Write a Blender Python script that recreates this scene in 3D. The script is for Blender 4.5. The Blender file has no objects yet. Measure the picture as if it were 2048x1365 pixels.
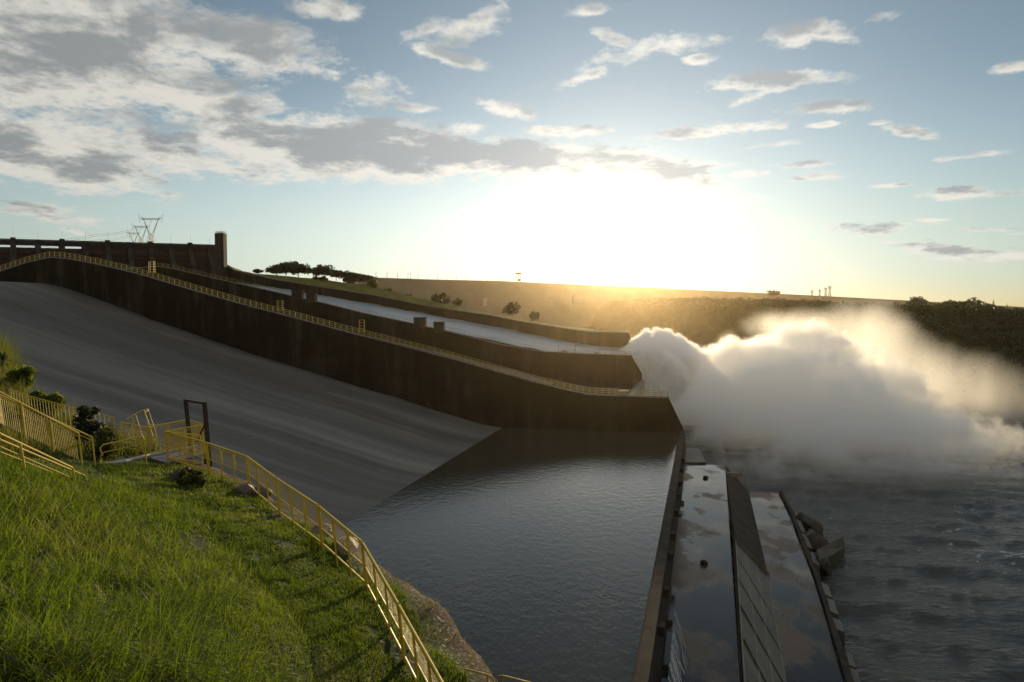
import bpy, bmesh, math, random
import numpy as np
from mathutils import Vector, Matrix

random.seed(7)
RNG = np.random.default_rng(11)
scene = bpy.context.scene
COL = scene.collection

# ------------------------------------------------------------------ camera frame (used to survey the place)
W, H, F = 2048.0, 1365.0, 1334.0
HORIZON = 620.0
CAM = np.array([0.0, 0.0, 40.0])
PITCH = math.atan((H / 2 - HORIZON) / F)


def ray(px, py):
    x = (px - W / 2) / F
    u = (H / 2 - py) / F
    c, s = math.cos(PITCH), math.sin(PITCH)
    return np.array([x, c + u * s, -s + u * c])


def at(px, py, Y):
    """point seen at survey pixel px, py lying Y metres out from the lookout"""
    d = ray(px, py)
    return CAM + d * (Y / d[1])


def atz(px, py, z):
    d = ray(px, py)
    return CAM + d * ((z - CAM[2]) / d[2])


def atplane(px, py, a, b):
    """point on the vertical plane through plan points a, b"""
    n = np.array([b[1] - a[1], -(b[0] - a[0])])
    d = ray(px, py)
    t = (n[0] * (a[0] - CAM[0]) + n[1] * (a[1] - CAM[1])) / (n[0] * d[0] + n[1] * d[1])
    return CAM + d * t


# ------------------------------------------------------------------ object helpers
def link(o, parent=None):
    COL.objects.link(o)
    if parent is not None:
        o.parent = parent
    return o


def tag(o, label=None, cat=None, group=None, kind=None):
    if label:
        o['label'] = label
    if cat:
        o['category'] = cat
    if group:
        o['group'] = group
    if kind:
        o['kind'] = kind
    return o


def thing(name, label, cat, loc=(0, 0, 0), group=None):
    o = bpy.data.objects.new(name, None)
    o.empty_display_size = 0.2
    o.location = Vector(loc)
    link(o)
    return tag(o, label, cat, group)


def copy_tree(o, parent=None):
    c = o.copy()
    link(c)
    c.parent = parent
    for ch in list(o.children):
        copy_tree(ch, c)
    return c


class MB:
    """collects shapes, then links them as ONE mesh object"""

    def __init__(self):
        self.v = []
        self.f = []
        self.n = 0

    def add(self, verts, faces):
        o = self.n
        self.v.extend([tuple(float(c) for c in p) for p in verts])
        self.f.extend([tuple(i + o for i in fc) for fc in faces])
        self.n += len(verts)

    def box(self, c, size, rz=0.0, top=1.0):
        sx, sy, sz = size[0] / 2, size[1] / 2, size[2] / 2
        cs, sn = math.cos(rz), math.sin(rz)
        vs = []
        for z, k in ((-sz, 1.0), (sz, top)):
            for x, y in ((-sx, -sy), (sx, -sy), (sx, sy), (-sx, sy)):
                x2, y2 = x * k, y * k
                vs.append((c[0] + x2 * cs - y2 * sn, c[1] + x2 * sn + y2 * cs, c[2] + z))
        self.add(vs, [(3, 2, 1, 0), (4, 5, 6, 7), (0, 1, 5, 4), (1, 2, 6, 5), (2, 3, 7, 6), (3, 0, 4, 7)])

    def tube(self, pts, r, n=6, r2=None, caps=True):
        pts = [np.array(p, float) for p in pts]
        m = len(pts)
        vs = []
        for i, p in enumerate(pts):
            d = pts[min(i + 1, m - 1)] - pts[max(i - 1, 0)]
            d = d / (np.linalg.norm(d) + 1e-9)
            a = np.array([0, 0, 1.0]) if abs(d[2]) < 0.9 else np.array([1.0, 0, 0])
            u = np.cross(d, a)
            u /= np.linalg.norm(u)
            w = np.cross(u, d)
            rr = r if r2 is None else r + (r2 - r) * i / max(1, m - 1)
            for k in range(n):
                t = 2 * math.pi * (k + 0.5) / n
                vs.append(p + rr * (math.cos(t) * u + math.sin(t) * w))
        fs = []
        for i in range(m - 1):
            for k in range(n):
                a0, a1 = i * n + k, i * n + (k + 1) % n
                fs.append((a0, a1, a1 + n, a0 + n))
        if caps:
            fs.append(tuple(range(n - 1, -1, -1)))
            fs.append(tuple((m - 1) * n + k for k in range(n)))
        self.add(vs, fs)

    def grid(self, P):
        """P: array rows x cols x 3"""
        r, c = P.shape[:2]
        fs = [(i * c + j, i * c + j + 1, (i + 1) * c + j + 1, (i + 1) * c + j) for i in range(r - 1) for j in range(c - 1)]
        self.add(P.reshape(-1, 3), fs)

    def prism(self, poly, off):
        """closed solid: polygon (3D points) swept by vector off"""
        n = len(poly)
        poly = [np.array(p, float) for p in poly]
        off = np.array(off, float)
        vs = poly + [p + off for p in poly]
        fs = [tuple(range(n)), tuple(range(2 * n - 1, n - 1, -1))]
        for i in range(n):
            j = (i + 1) % n
            fs.append((i, i + n, j + n, j))
        self.add(vs, fs)

    def build(self, name, mat, parent=None, smooth=False, origin=None):
        me = bpy.data.meshes.new(name)
        v = self.v
        if origin is not None:
            v = [(p[0] - origin[0], p[1] - origin[1], p[2] - origin[2]) for p in v]
        me.from_pydata(v, [], self.f)
        me.update()
        bm = bmesh.new()
        bm.from_mesh(me)
        bmesh.ops.recalc_face_normals(bm, faces=bm.faces)
        bm.to_mesh(me)
        bm.free()
        me.materials.append(mat)
        if smooth:
            me.shade_smooth()
        o = bpy.data.objects.new(name, me)
        if origin is not None:
            o.location = Vector(origin)
        return link(o, parent)


def fast_mesh(name, verts, faces, mat, parent=None, smooth=False, attrs=None):
    """big mesh from numpy arrays; faces: list of (array m x k)"""
    me = bpy.data.meshes.new(name)
    loops = np.concatenate([f.reshape(-1) for f in faces]).astype(np.int32)
    tot = np.concatenate([np.full(len(f), f.shape[1], np.int32) for f in faces])
    start = np.concatenate([[0], np.cumsum(tot)[:-1]]).astype(np.int32)
    me.vertices.add(len(verts))
    me.vertices.foreach_set('co', np.ascontiguousarray(verts, np.float32).reshape(-1))
    me.loops.add(len(loops))
    me.loops.foreach_set('vertex_index', loops)
    me.polygons.add(len(tot))
    me.polygons.foreach_set('loop_start', start)
    me.polygons.foreach_set('loop_total', tot)
    if smooth:
        me.polygons.foreach_set('use_smooth', np.ones(len(tot), bool))
    me.update(calc_edges=True)
    me.validate()
    if attrs:
        for k, a in attrs.items():
            if a.ndim == 1:
                at_ = me.attributes.new(k, 'FLOAT', 'POINT')
                at_.data.foreach_set('value', a.astype(np.float32))
            else:
                at_ = me.attributes.new(k, 'FLOAT_VECTOR', 'POINT')
                at_.data.foreach_set('vector', a.astype(np.float32).reshape(-1))
    me.materials.append(mat)
    o = bpy.data.objects.new(name, me)
    return link(o, parent)


# ------------------------------------------------------------------ smooth numpy noise
class Noise:
    def __init__(self, seed):
        r = np.random.default_rng(seed)
        self.t = r.random((64, 64, 64)).astype(np.float32)

    def __call__(self, p):
        p = np.asarray(p, float)
        i = np.floor(p).astype(int)
        f = p - i
        f = f * f * (3 - 2 * f)
        out = 0
        for a in (0, 1):
            for b in (0, 1):
                for c in (0, 1):
                    w = (f[..., 0] if a else 1 - f[..., 0]) * (f[..., 1] if b else 1 - f[..., 1]) * (f[..., 2] if c else 1 - f[..., 2])
                    out = out + w * self.t[(i[..., 0] + a) % 64, (i[..., 1] + b) % 64, (i[..., 2] + c) % 64]
        return out - 0.5

    def fbm(self, p, octv=4, rough=0.5):
        s, a, p = 0, 1.0, np.asarray(p, float)
        for _ in range(octv):
            s = s + a * self(p)
            p = p * 2.03 + 17.3
            a *= rough
        return s


NZ = Noise(3)


# ------------------------------------------------------------------ materials
class Nodes:
    def __init__(self, tree):
        self.t = tree
        self.n = tree.nodes
        self.l = tree.links

    def new(self, typ, **kw):
        nd = self.n.new(typ)
        for k, v in kw.items():
            setattr(nd, k, v)
        return nd

    def put(self, sock, v):
        if v is None:
            return
        if hasattr(v, 'is_linked') or hasattr(v, 'links'):
            self.l.new(v, sock)
        else:
            sock.default_value = v

    def math(self, op, a, b=None, c=None, clamp=False):
        nd = self.new('ShaderNodeMath', operation=op, use_clamp=clamp)
        self.put(nd.inputs[0], a)
        self.put(nd.inputs[1], b)
        self.put(nd.inputs[2], c)
        return nd.outputs[0]

    def vmath(self, op, a, b=None, out=0):
        nd = self.new('ShaderNodeVectorMath', operation=op)
        self.put(nd.inputs[0], a)
        self.put(nd.inputs[1], b)
        return nd.outputs[out]

    def noise(self, vec, scale, detail=4.0, rough=0.5, dist=0.0, out=0):
        nd = self.new('ShaderNodeTexNoise')
        self.put(nd.inputs['Vector'], vec)
        nd.inputs['Scale'].default_value = scale
        nd.inputs['Detail'].default_value = detail
        nd.inputs['Roughness'].default_value = rough
        nd.inputs['Distortion'].default_value = dist
        return nd.outputs[out]

    def ramp(self, fac, stops, interp='LINEAR'):
        nd = self.new('ShaderNodeValToRGB')
        cr = nd.color_ramp
        cr.interpolation = interp
        while len(cr.elements) < len(stops):
            cr.elements.new(0.5)
        for e, (p, c) in zip(cr.elements, stops):
            e.position = p
            e.color = (*c, 1.0) if len(c) == 3 else c
        self.put(nd.inputs[0], fac)
        return nd.outputs[0]

    def maprange(self, v, a, b, c=0.0, d=1.0, interp='SMOOTHSTEP'):
        nd = self.new('ShaderNodeMapRange', interpolation_type=interp)
        self.put(nd.inputs[0], v)
        self.put(nd.inputs[1], a)
        self.put(nd.inputs[2], b)
        self.put(nd.inputs[3], c)
        self.put(nd.inputs[4], d)
        return nd.outputs[0]

    def mix(self, fac, a, b, blend='MIX'):
        nd = self.new('ShaderNodeMix', data_type='RGBA', blend_type=blend)
        self.put(nd.inputs[0], fac)
        self.put(nd.inputs[6], a if not isinstance(a, tuple) else (*a[:3], 1.0))
        self.put(nd.inputs[7], b if not isinstance(b, tuple) else (*b[:3], 1.0))
        return nd.outputs[2]

    def mapping(self, vec, scale=(1, 1, 1), rot=(0, 0, 0), loc=(0, 0, 0)):
        nd = self.new('ShaderNodeMapping')
        self.put(nd.inputs[0], vec)
        nd.inputs[1].default_value = loc
        nd.inputs[2].default_value = rot
        nd.inputs[3].default_value = scale
        return nd.outputs[0]

    def bump(self, h, strength=0.5, dist=0.1):
        nd = self.new('ShaderNodeBump')
        nd.inputs['Strength'].default_value = strength
        nd.inputs['Distance'].default_value = dist
        self.put(nd.inputs['Height'], h)
        return nd.outputs[0]

    def attr(self, name, out=2):
        nd = self.new('ShaderNodeAttribute', attribute_name=name)
        return nd.outputs[out]

    def pos(self):
        return self.new('ShaderNodeNewGeometry').outputs['Position']

    def obj(self):
        return self.new('ShaderNodeTexCoord').outputs['Object']


def mat(name):
    m = bpy.data.materials.new(name)
    m.use_nodes = True
    N = Nodes(m.node_tree)
    N.bsdf = m.node_tree.nodes['Principled BSDF']
    N.outn = m.node_tree.nodes['Material Output']
    return m, N


def noisy(name, c1, c2, scale, rough=0.8, bump=0.3, bdist=0.05, detail=6.0, stretch=(1, 1, 1), spec=0.3, metal=0.0):
    m, N = mat(name)
    v = N.mapping(N.pos(), stretch)
    n = N.noise(v, scale, detail, 0.6)
    N.put(N.bsdf.inputs['Base Color'], N.ramp(n, [(0.3, c1), (0.7, c2)]))
    N.bsdf.inputs['Roughness'].default_value = rough
    N.bsdf.inputs['Metallic'].default_value = metal
    N.bsdf.inputs['Specular IOR Level'].default_value = spec
    if bump:
        N.put(N.bsdf.inputs['Normal'], N.bump(N.noise(v, scale * 3.1, 5.0, 0.6), bump, bdist))
    return m


def wall_mat():
    m, N = mat('dark_stained_concrete')
    p = N.pos()
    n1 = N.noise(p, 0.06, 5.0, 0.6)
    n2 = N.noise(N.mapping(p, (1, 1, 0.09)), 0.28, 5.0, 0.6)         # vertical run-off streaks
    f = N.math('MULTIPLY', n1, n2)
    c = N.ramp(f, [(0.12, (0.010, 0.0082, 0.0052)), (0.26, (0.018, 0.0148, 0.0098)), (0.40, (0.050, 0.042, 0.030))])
    # board and lift joints
    sx = N.new('ShaderNodeSeparateXYZ')
    N.put(sx.inputs[0], p)
    j = N.math('FRACT', N.math('MULTIPLY', sx.outputs[0], 1 / 9.0))
    jl = N.math('GREATER_THAN', j, 0.985)
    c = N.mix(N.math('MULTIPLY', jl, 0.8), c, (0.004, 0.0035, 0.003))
    N.put(N.bsdf.inputs['Base Color'], c)
    N.bsdf.inputs['Roughness'].default_value = 0.85
    N.bsdf.inputs['Specular IOR Level'].default_value = 0.06
    N.put(N.bsdf.inputs['Normal'], N.bump(N.noise(p, 1.5, 6.0, 0.65), 0.4, 0.15))
    return m


def floor_mat():
    """chute slab: long flow streaks that follow the slope (attribute st = metres down the chute, across)"""
    m, N = mat('chute_floor_concrete')
    st = N.attr('st', 1)
    a = N.noise(N.mapping(st, (0.003, 0.055, 1)), 1.0, 3.0, 0.55, 0.3)
    b = N.noise(N.mapping(st, (0.012, 0.30, 1)), 1.0, 5.0, 0.62, 0.4)
    c = N.noise(N.mapping(st, (0.05, 0.09, 1)), 1.0, 6.0, 0.6)
    s = N.math('ADD', N.math('MULTIPLY', a, 0.62), N.math('ADD', N.math('MULTIPLY', b, 0.20), N.math('MULTIPLY', c, 0.18)))
    col = N.ramp(s, [(0.36, (0.055, 0.054, 0.050)), (0.46, (0.078, 0.076, 0.070)), (0.52, (0.115, 0.113, 0.105)), (0.62, (0.175, 0.172, 0.16))])
    sp = N.new('ShaderNodeSeparateXYZ')
    N.put(sp.inputs[0], st)
    jx = N.math('GREATER_THAN', N.math('FRACT', N.math('MULTIPLY', sp.outputs[0], 1 / 14.0)), 0.985)
    jy = N.math('GREATER_THAN', N.math('FRACT', N.math('MULTIPLY', sp.outputs[1], 1 / 17.0)), 0.985)
    jj = N.math('MULTIPLY', N.math('MAXIMUM', N.math('MULTIPLY', jx, 0.5), jy), 0.42)
    col = N.mix(jj, col, (0.04, 0.04, 0.04))
    N.put(N.bsdf.inputs['Base Color'], col)
    N.put(N.bsdf.inputs['Roughness'], N.maprange(c, 0.3, 0.7, 0.55, 0.8))
    N.bsdf.inputs['Specular IOR Level'].default_value = 0.25
    N.put(N.bsdf.inputs['Normal'], N.bump(N.noise(N.mapping(st, (0.3, 1.5, 1)), 1.0, 5.0, 0.6), 0.25, 0.1))
    return m


def water_mat(name, base, scale, bstr, bdist, rough=0.06, stretch=(1, 1, 1), rot=0.0, detail=4.0, foam=0.0, ior=1.33):
    m, N = mat(name)
    p = N.mapping(N.pos(), stretch, (0, 0, rot))
    n = N.noise(p, scale, detail, 0.55, 0.4)
    n2 = N.noise(N.mapping(N.pos(), (1, 1, 1), (0, 0, 0.6)), scale * 0.23, 3.0, 0.5)
    h = N.math('ADD', n, N.math('MULTIPLY', n2, 1.2))
    N.put(N.bsdf.inputs['Normal'], N.bump(h, bstr, bdist))
    N.bsdf.inputs['IOR'].default_value = ior
    N.bsdf.inputs['Roughness'].default_value = rough
    if foam:
        fm = N.noise(N.mapping(N.pos(), (1, 1.6, 1)), 0.35, 8.0, 0.7)
        fm2 = N.noise(N.pos(), 0.03, 3.0, 0.5)
        k = N.maprange(N.math('ADD', fm, N.math('MULTIPLY', fm2, 0.6)), 1.13 - foam, 1.22 - foam)
        N.put(N.bsdf.inputs['Base Color'], N.mix(k, base, (0.55, 0.57, 0.56)))
        N.put(N.bsdf.inputs['Roughness'], N.maprange(k, 0, 1, rough, 0.7))
    else:
        N.bsdf.inputs['Base Color'].default_value = (*base, 1)
    return m


def paint(name, col, rough=0.45, wear=(0.12, 0.07, 0.03), amount=0.62, spec=0.4):
    m, N = mat(name)
    p = N.obj()
    n = N.noise(p, 5.0, 8.0, 0.7)
    k = N.maprange(n, amount, amount + 0.08)
    n2 = N.noise(p, 1.2, 4.0, 0.6)
    c = N.mix(N.maprange(n2, 0.3, 0.7, 0.0, 0.35), col, tuple(x * 0.6 for x in col))
    N.put(N.bsdf.inputs['Base Color'], N.mix(k, c, wear))
    N.put(N.bsdf.inputs['Roughness'], N.maprange(n, 0.3, 0.8, rough, rough + 0.3))
    N.bsdf.inputs['Specular IOR Level'].default_value = spec
    return m


def leaf_mat(name, c1, c2, trans=0.5, scale=0.6, tcol=None, attr=None, dry=None):
    m, N = mat(name)
    if attr:
        k = N.attr(attr, 2)
        stops = [(0.0, c1), (0.75, c2)]
        if dry:
            stops += [(0.86, c2), (0.97, dry)]
        col = N.ramp(k, stops)
    else:
        col = N.ramp(N.noise(N.pos(), scale, 4.0, 0.6), [(0.35, c1), (0.65, c2)])
    d = N.bsdf
    N.put(d.inputs['Base Color'], col)
    d.inputs['Roughness'].default_value = 0.55
    d.inputs['Specular IOR Level'].default_value = 0.25
    t = N.new('ShaderNodeBsdfTranslucent')
    N.put(t.inputs[0], N.mix(0.6, col, tcol or tuple(min(1, 2.2 * x) for x in c2)))
    mx = N.new('ShaderNodeMixShader')
    mx.inputs[0].default_value = trans
    N.l.new(d.outputs[0], mx.inputs[1])
    N.l.new(t.outputs[0], mx.inputs[2])
    N.l.new(mx.outputs[0], N.outn.inputs[0])
    return m


def whitewater_mat():
    m, N = mat('white_water')
    n = N.noise(N.pos(), 0.25, 6.0, 0.6)
    N.put(N.bsdf.inputs['Base Color'], N.ramp(n, [(0.3, (0.72, 0.75, 0.77)), (0.6, (0.88, 0.89, 0.89))]))
    N.bsdf.inputs['Roughness'].default_value = 0.7
    N.put(N.bsdf.inputs['Normal'], N.bump(N.noise(N.pos(), 0.5, 8.0, 0.65), 0.7, 1.0))
    t = N.new('ShaderNodeBsdfTranslucent')
    t.inputs[0].default_value = (0.9, 0.9, 0.88, 1)
    mx = N.new('ShaderNodeMixShader')
    mx.inputs[0].default_value = 0.5
    N.l.new(N.bsdf.outputs[0], mx.inputs[1])
    N.l.new(t.outputs[0], mx.inputs[2])
    N.l.new(mx.outputs[0], N.outn.inputs[0])
    return m


def wet_slab_mat(name, dry, wet, pud):
    m, N = mat(name)
    p = N.pos()
    n = N.noise(N.mapping(p, (1, 0.5, 1), (0, 0, -0.29)), 0.09, 5.0, 0.55)
    k = N.maprange(n, pud - 0.04, pud + 0.10)               # 1 = standing film of water, 0 = damp concrete
    g = N.noise(p, 0.8, 6.0, 0.65)
    c0 = N.ramp(g, [(0.3, dry), (0.7, tuple(x * 1.4 for x in dry))])
    N.put(N.bsdf.inputs['Base Color'], N.mix(k, c0, wet))
    N.put(N.bsdf.inputs['Roughness'], N.math('ADD', N.maprange(k, 0, 1, 0.38, 0.03), N.maprange(N.noise(p, 0.22, 5.0, 0.6), 0.45, 0.7, 0.0, 0.16)))
    N.put(N.bsdf.inputs['Normal'], N.bump(g, 0.02, 0.05))
    N.bsdf.inputs['IOR'].default_value = 1.4
    N.bsdf.inputs['Specular IOR Level'].default_value = 0.27
    return m


M = {}
M['wall'] = wall_mat()
M['floor'] = floor_mat()
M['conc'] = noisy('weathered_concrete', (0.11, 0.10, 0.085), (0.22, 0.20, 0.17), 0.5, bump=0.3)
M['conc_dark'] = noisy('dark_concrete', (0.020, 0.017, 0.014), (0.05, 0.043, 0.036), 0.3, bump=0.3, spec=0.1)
M['gate_red'] = noisy('rusty_gate_steel', (0.030, 0.014, 0.010), (0.055, 0.026, 0.018), 0.5, bump=0.2)
M['conc_brown'] = noisy('wet_brown_concrete', (0.03, 0.026, 0.018), (0.09, 0.078, 0.055), 0.35, 0.45, 0.4, 0.1, stretch=(1, 0.4, 0.4))
M['dam'] = noisy('old_dam_concrete', (0.045, 0.042, 0.034), (0.085, 0.08, 0.066), 0.02, bump=0)
M['rock'] = noisy('broken_rock', (0.014, 0.010, 0.008), (0.05, 0.034, 0.024), 0.8, 0.6, 0.8, 0.2)
M['rim_rock'] = noisy('glistening_rim_rock', (0.04, 0.028, 0.018), (0.12, 0.085, 0.06), 2.2, 0.6, 0.9, 0.08, spec=0.5)
M['soil'] = noisy('grassy_soil', (0.018, 0.026, 0.007), (0.055, 0.06, 0.018), 0.9, 0.95, 0.6, 0.1, spec=0.1)
M['hill'] = noisy('wooded_hillside', (0.012, 0.016, 0.006), (0.035, 0.038, 0.014), 0.02, 0.95, 0.8, 6.0, spec=0.0)
M['bank'] = noisy('dry_grass_bank', (0.06, 0.07, 0.015), (0.17, 0.15, 0.04), 0.12, 0.95, 0.5, 0.3, spec=0.1)
M['yellow'] = paint('yellow_paint', (0.56, 0.40, 0.03), amount=0.64)
M['yellow_old'] = paint('faded_yellow_paint', (0.38, 0.28, 0.055), 0.6, amount=0.6)
M['rust'] = paint('rusty_frame_steel', (0.035, 0.018, 0.012), 0.6)
M['pipe'] = paint('grey_pipe_paint', (0.40, 0.40, 0.36), 0.5)
M['steel'] = noisy('galvanised_steel', (0.10, 0.10, 0.10), (0.2, 0.2, 0.2), 2.0, 0.5, 0.0)
M['pale_steel'] = noisy('pale_steel', (0.22, 0.22, 0.20), (0.32, 0.32, 0.30), 2.0, 0.85, 0.0, spec=0.1)
M['pond'] = water_mat('rippled_pool', (0.040, 0.038, 0.028), 2.4, 0.60, 0.07, 0.08, (1, 0.4, 1), -0.75)
M['river'] = water_mat('choppy_river', (0.030, 0.034, 0.029), 0.75, 1.0, 0.7, 0.20, (0.6, 1.3, 1), 0.1, 6.0, foam=0.16)
M['flow'] = water_mat('rushing_sheet', (0.20, 0.24, 0.27), 0.5, 0.8, 0.35, 0.35, (0.5, 1.2, 1), -0.15, 6.0)
M['white'] = whitewater_mat()
M['slab'] = wet_slab_mat('wet_apron', (0.060, 0.040, 0.021), (0.016, 0.016, 0.014), 0.47)
M['leaf_dark'] = leaf_mat('dark_leaves', (0.012, 0.018, 0.006), (0.035, 0.045, 0.014), 0.25, 0.5)
M['leaf_olive'] = leaf_mat('olive_leaves', (0.03, 0.04, 0.01), (0.10, 0.10, 0.025), 0.4, 0.5)
M['weed_leaf'] = leaf_mat('bright_green_leaves', (0.03, 0.055, 0.008), (0.08, 0.11, 0.016), 0.5, 1.5, tcol=(0.30, 0.36, 0.03))  # brighter green foliage for the shrubs among the weeds
M['bark'] = noisy('bark', (0.02, 0.015, 0.01), (0.05, 0.04, 0.03), 1.0, 0.9, 0.3)
M['grass'] = leaf_mat('green_grass', (0.004, 0.014, 0.001), (0.042, 0.076, 0.005), 0.5, attr='tone', tcol=(0.30, 0.42, 0.015), dry=(0.20, 0.17, 0.05))
M['weeds'] = leaf_mat('yellowing_weeds', (0.03, 0.05, 0.008), (0.10, 0.115, 0.018), 0.45, attr='tone', tcol=(0.28, 0.30, 0.035), dry=(0.20, 0.13, 0.05))

# ------------------------------------------------------------------ plan of the spillway
CROSS = np.array([0.262, 0.965])          # level direction across the chutes
E1 = atz(1357, 864, 0.0)[:2]
SLOPE = 0.15


def wall_line(px, Y):
    a = at(px, 700, Y)[:2]
    return a, a + np.array([-100.0, SLOPE * 100.0])


A1 = (E1, E1 + np.array([-100.0, SLOPE * 100.0]))
A2 = wall_line(1268, 320)
A3 = wall_line(1268, 415)

TOP1 = [(-80, 566), (0, 544), (50, 527), (100, 516), (130, 518), (160, 523), (200, 531), (240, 540), (290, 553), (340, 568), (400, 586), (500, 614),
        (600, 640), (700, 667), (800, 692), (900, 718), (1000, 746), (1075, 767), (1137, 782), (1175, 790), (1250, 794), (1338, 797)]
TOP2 = [(100, 600), (200, 548), (250, 539), (315, 534), (345, 538), (400, 551), (465, 566), (550, 585), (600, 597), (650, 608), (725, 627), (825, 648),
        (912, 668), (1000, 690), (1070, 702), (1090, 705), (1175, 709), (1263, 712)]
TOP3 = [(395, 500), (428, 514), (437, 522), (450, 532), (470, 542), (550, 560), (650, 576), (750, 592), (850, 612), (912, 622), (975, 631), (1050, 645), (1125, 657),
        (1180, 665), (1257, 666)]


def wall_top(lst, A):
    return np.array([atplane(x, y, A[0], A[1]) for x, y in lst])


T1, T2, T3 = wall_top(TOP1, A1), wall_top(TOP2, A2), wall_top(TOP3, A3)


def interp_z(T, X):
    return np.interp(X, T[:, 0], T[:, 2])


# chute 1 floor profile along wall 1
FL1 = [(-60, 572), (0, 567), (62, 566), (90, 567), (112, 571), (150, 582), (200, 600), (250, 619), (300, 637), (400, 673), (500, 706), (650, 753), (800, 799), (900, 830), (985, 855)]
B1 = wall_top(FL1, A1)
B1 = np.vstack([[B1[0] + np.array([-45.0, 6.75, -14.0])], B1])
FP_X = B1[:, 0]
FP_Z = B1[:, 2].copy()


def dividing_wall(name, label, T, A, endpts, depth, thick, kerb=0.5):
    """solid wall whose near face lies in plane A"""
    t = thing(name, label, 'wall', tuple(np.append(np.array(A[0]), 0.0)))
    org = np.array(t.location)
    n = np.array([SLOPE, 1.0, 0.0])
    n /= np.linalg.norm(n)
    end = [atplane(x, y, A[0], A[1]) for x, y in endpts]
    # extruded column by column so the long curved top stays clean
    top = [p.copy() for p in T] + end
    mb = MB()
    cols = []
    for p in top:
        lo = p.copy()
        lo[2] = min(p[2] - 6, max(-16.0, p[2] - depth))
        cols.append((p, lo))
    lowz = [c[1][2] for c in cols]
    vs, fs = [], []
    for p, lo in cols:
        vs += [p, lo, p + n * thick, lo + n * thick]
    for i in range(len(cols) - 1):
        a, b = 4 * i, 4 * (i + 1)
        fs += [(a, b, b + 1, a + 1), (a + 2, a + 3, b + 3, b + 2), (a, a + 2, b + 2, b), (a + 1, b + 1, b + 3, a + 3)]
    fs += [(0, 1, 3, 2)]
    e = 4 * (len(cols) - 1)
    fs += [(e, e + 2, e + 3, e + 1)]
    mb.add([v - org for v in vs], fs)
    mb.build('wall_body', M['wall'], t)
    # low kerb along the top edge
    k = MB()
    for i in range(len(T) - 1):
        a, b = T[i], T[i + 1]
        q = [a - org - n * 0.12, b - org - n * 0.12]
        k.prism([q[0], q[1], q[1] + n * 0.5, q[0] + n * 0.5], (0, 0, kerb))
    k.build('kerb', M['conc'], t)
    return t, org, n


def railing(T, n, org, parent, x0, x1, h, r, step, m, inset=0.25, lift=0.45, mids=(0.5,), name='railing', gaps=()):
    X = T[:, 0]
    L = abs(x1 - x0)
    cnt = max(2, int(L / step))
    mb = MB()
    xs = np.linspace(x0, x1, cnt + 1)
    pts = []
    for x in xs:
        y = np.interp(x, X, T[:, 1])
        z = np.interp(x, X, T[:, 2]) + lift
        pts.append(np.array([x, y, z]) - org + n * inset)
    for p in pts:
        mb.tube([p - (0, 0, lift * 0.5), p + (0, 0, h)], r, 4)
    for k in list(mids) + [1.0]:
        for a, b in zip(pts[:-1], pts[1:]):
            mb.tube([a + (0, 0, h * k), b + (0, 0, h * k)], r, 4, caps=False)
    return mb.build(name, m, parent)


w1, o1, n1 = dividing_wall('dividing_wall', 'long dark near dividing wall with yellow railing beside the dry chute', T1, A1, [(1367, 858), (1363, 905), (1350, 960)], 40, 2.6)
railing(T1, n1, o1, w1, T1[1, 0], T1[-1, 0] - 0.4, 1.85, 0.095, 2.1, M['yellow_old'], mids=(0.33, 0.66))
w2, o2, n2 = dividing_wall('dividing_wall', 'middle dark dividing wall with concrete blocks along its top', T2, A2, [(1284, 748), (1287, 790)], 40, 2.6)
railing(T2, n2, o2, w2, T2[3, 0], T2[-1, 0] - 0.4, 1.6, 0.075, 3.0, M['yellow_old'])
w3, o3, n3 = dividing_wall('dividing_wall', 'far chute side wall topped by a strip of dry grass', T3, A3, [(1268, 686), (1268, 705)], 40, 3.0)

# ------------------------------------------------------------------ chute floors and water in them
C3 = np.array([CROSS[0], CROSS[1], 0.0])


def chute_floor(name, label, base_xyz, t0, t1, m, parent=None, nt=14, sub=4):
    X = np.interp(np.linspace(0, len(base_xyz) - 1, (len(base_xyz) - 1) * sub + 1), np.arange(len(base_xyz)), base_xyz[:, 0])
    Y = np.interp(X, base_xyz[:, 0], base_xyz[:, 1])
    # smooth profile
    Z = np.interp(X, base_xyz[:, 0], base_xyz[:, 2])
    k = np.array([1, 2, 3, 2, 1]) / 9.0
    Zs = np.convolve(np.pad(Z, 2, mode='edge'), k, 'valid')
    Zs[0], Zs[-1] = Z[0], Z[-1]
    ts = np.linspace(t0, t1, nt)
    P = np.zeros((nt, len(X), 3))
    for i, t in enumerate(ts):
        P[i, :, 0] = X + CROSS[0] * t
        P[i, :, 1] = Y + CROSS[1] * t
        P[i, :, 2] = Zs
    r, c = P.shape[:2]
    ii, jj = np.meshgrid(np.arange(r - 1), np.arange(c - 1), indexing='ij')
    a = (ii * c + jj).reshape(-1)
    faces = np.stack([a, a + 1, a + c + 1, a + c], 1)
    st = np.zeros((r, c, 3))
    st[..., 0] = X[None, :]
    st[..., 1] = ts[:, None]
    o = fast_mesh(name, P.reshape(-1, 3), [faces], m, parent, True, {'st': st.reshape(-1, 3)})
    if label:
        tag(o, label, 'chute')
    return o


base1 = B1.copy()
zz = base1[-1].copy()
# last rows dip into the pool
tail = []
for x, y, z in ((1030, 868, None), (1080, 872, None)):
    tail.append(atplane(x, y, *A1))
tail[0][2] = 0.0
tail[1][2] = -2.6
base1 = np.vstack([base1, tail])
chute_floor('spillway_chute', 'wide dry grey concrete chute with pale flow streaks below the bank', base1, 1.0, -190.0, M['floor'], nt=40)

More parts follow.
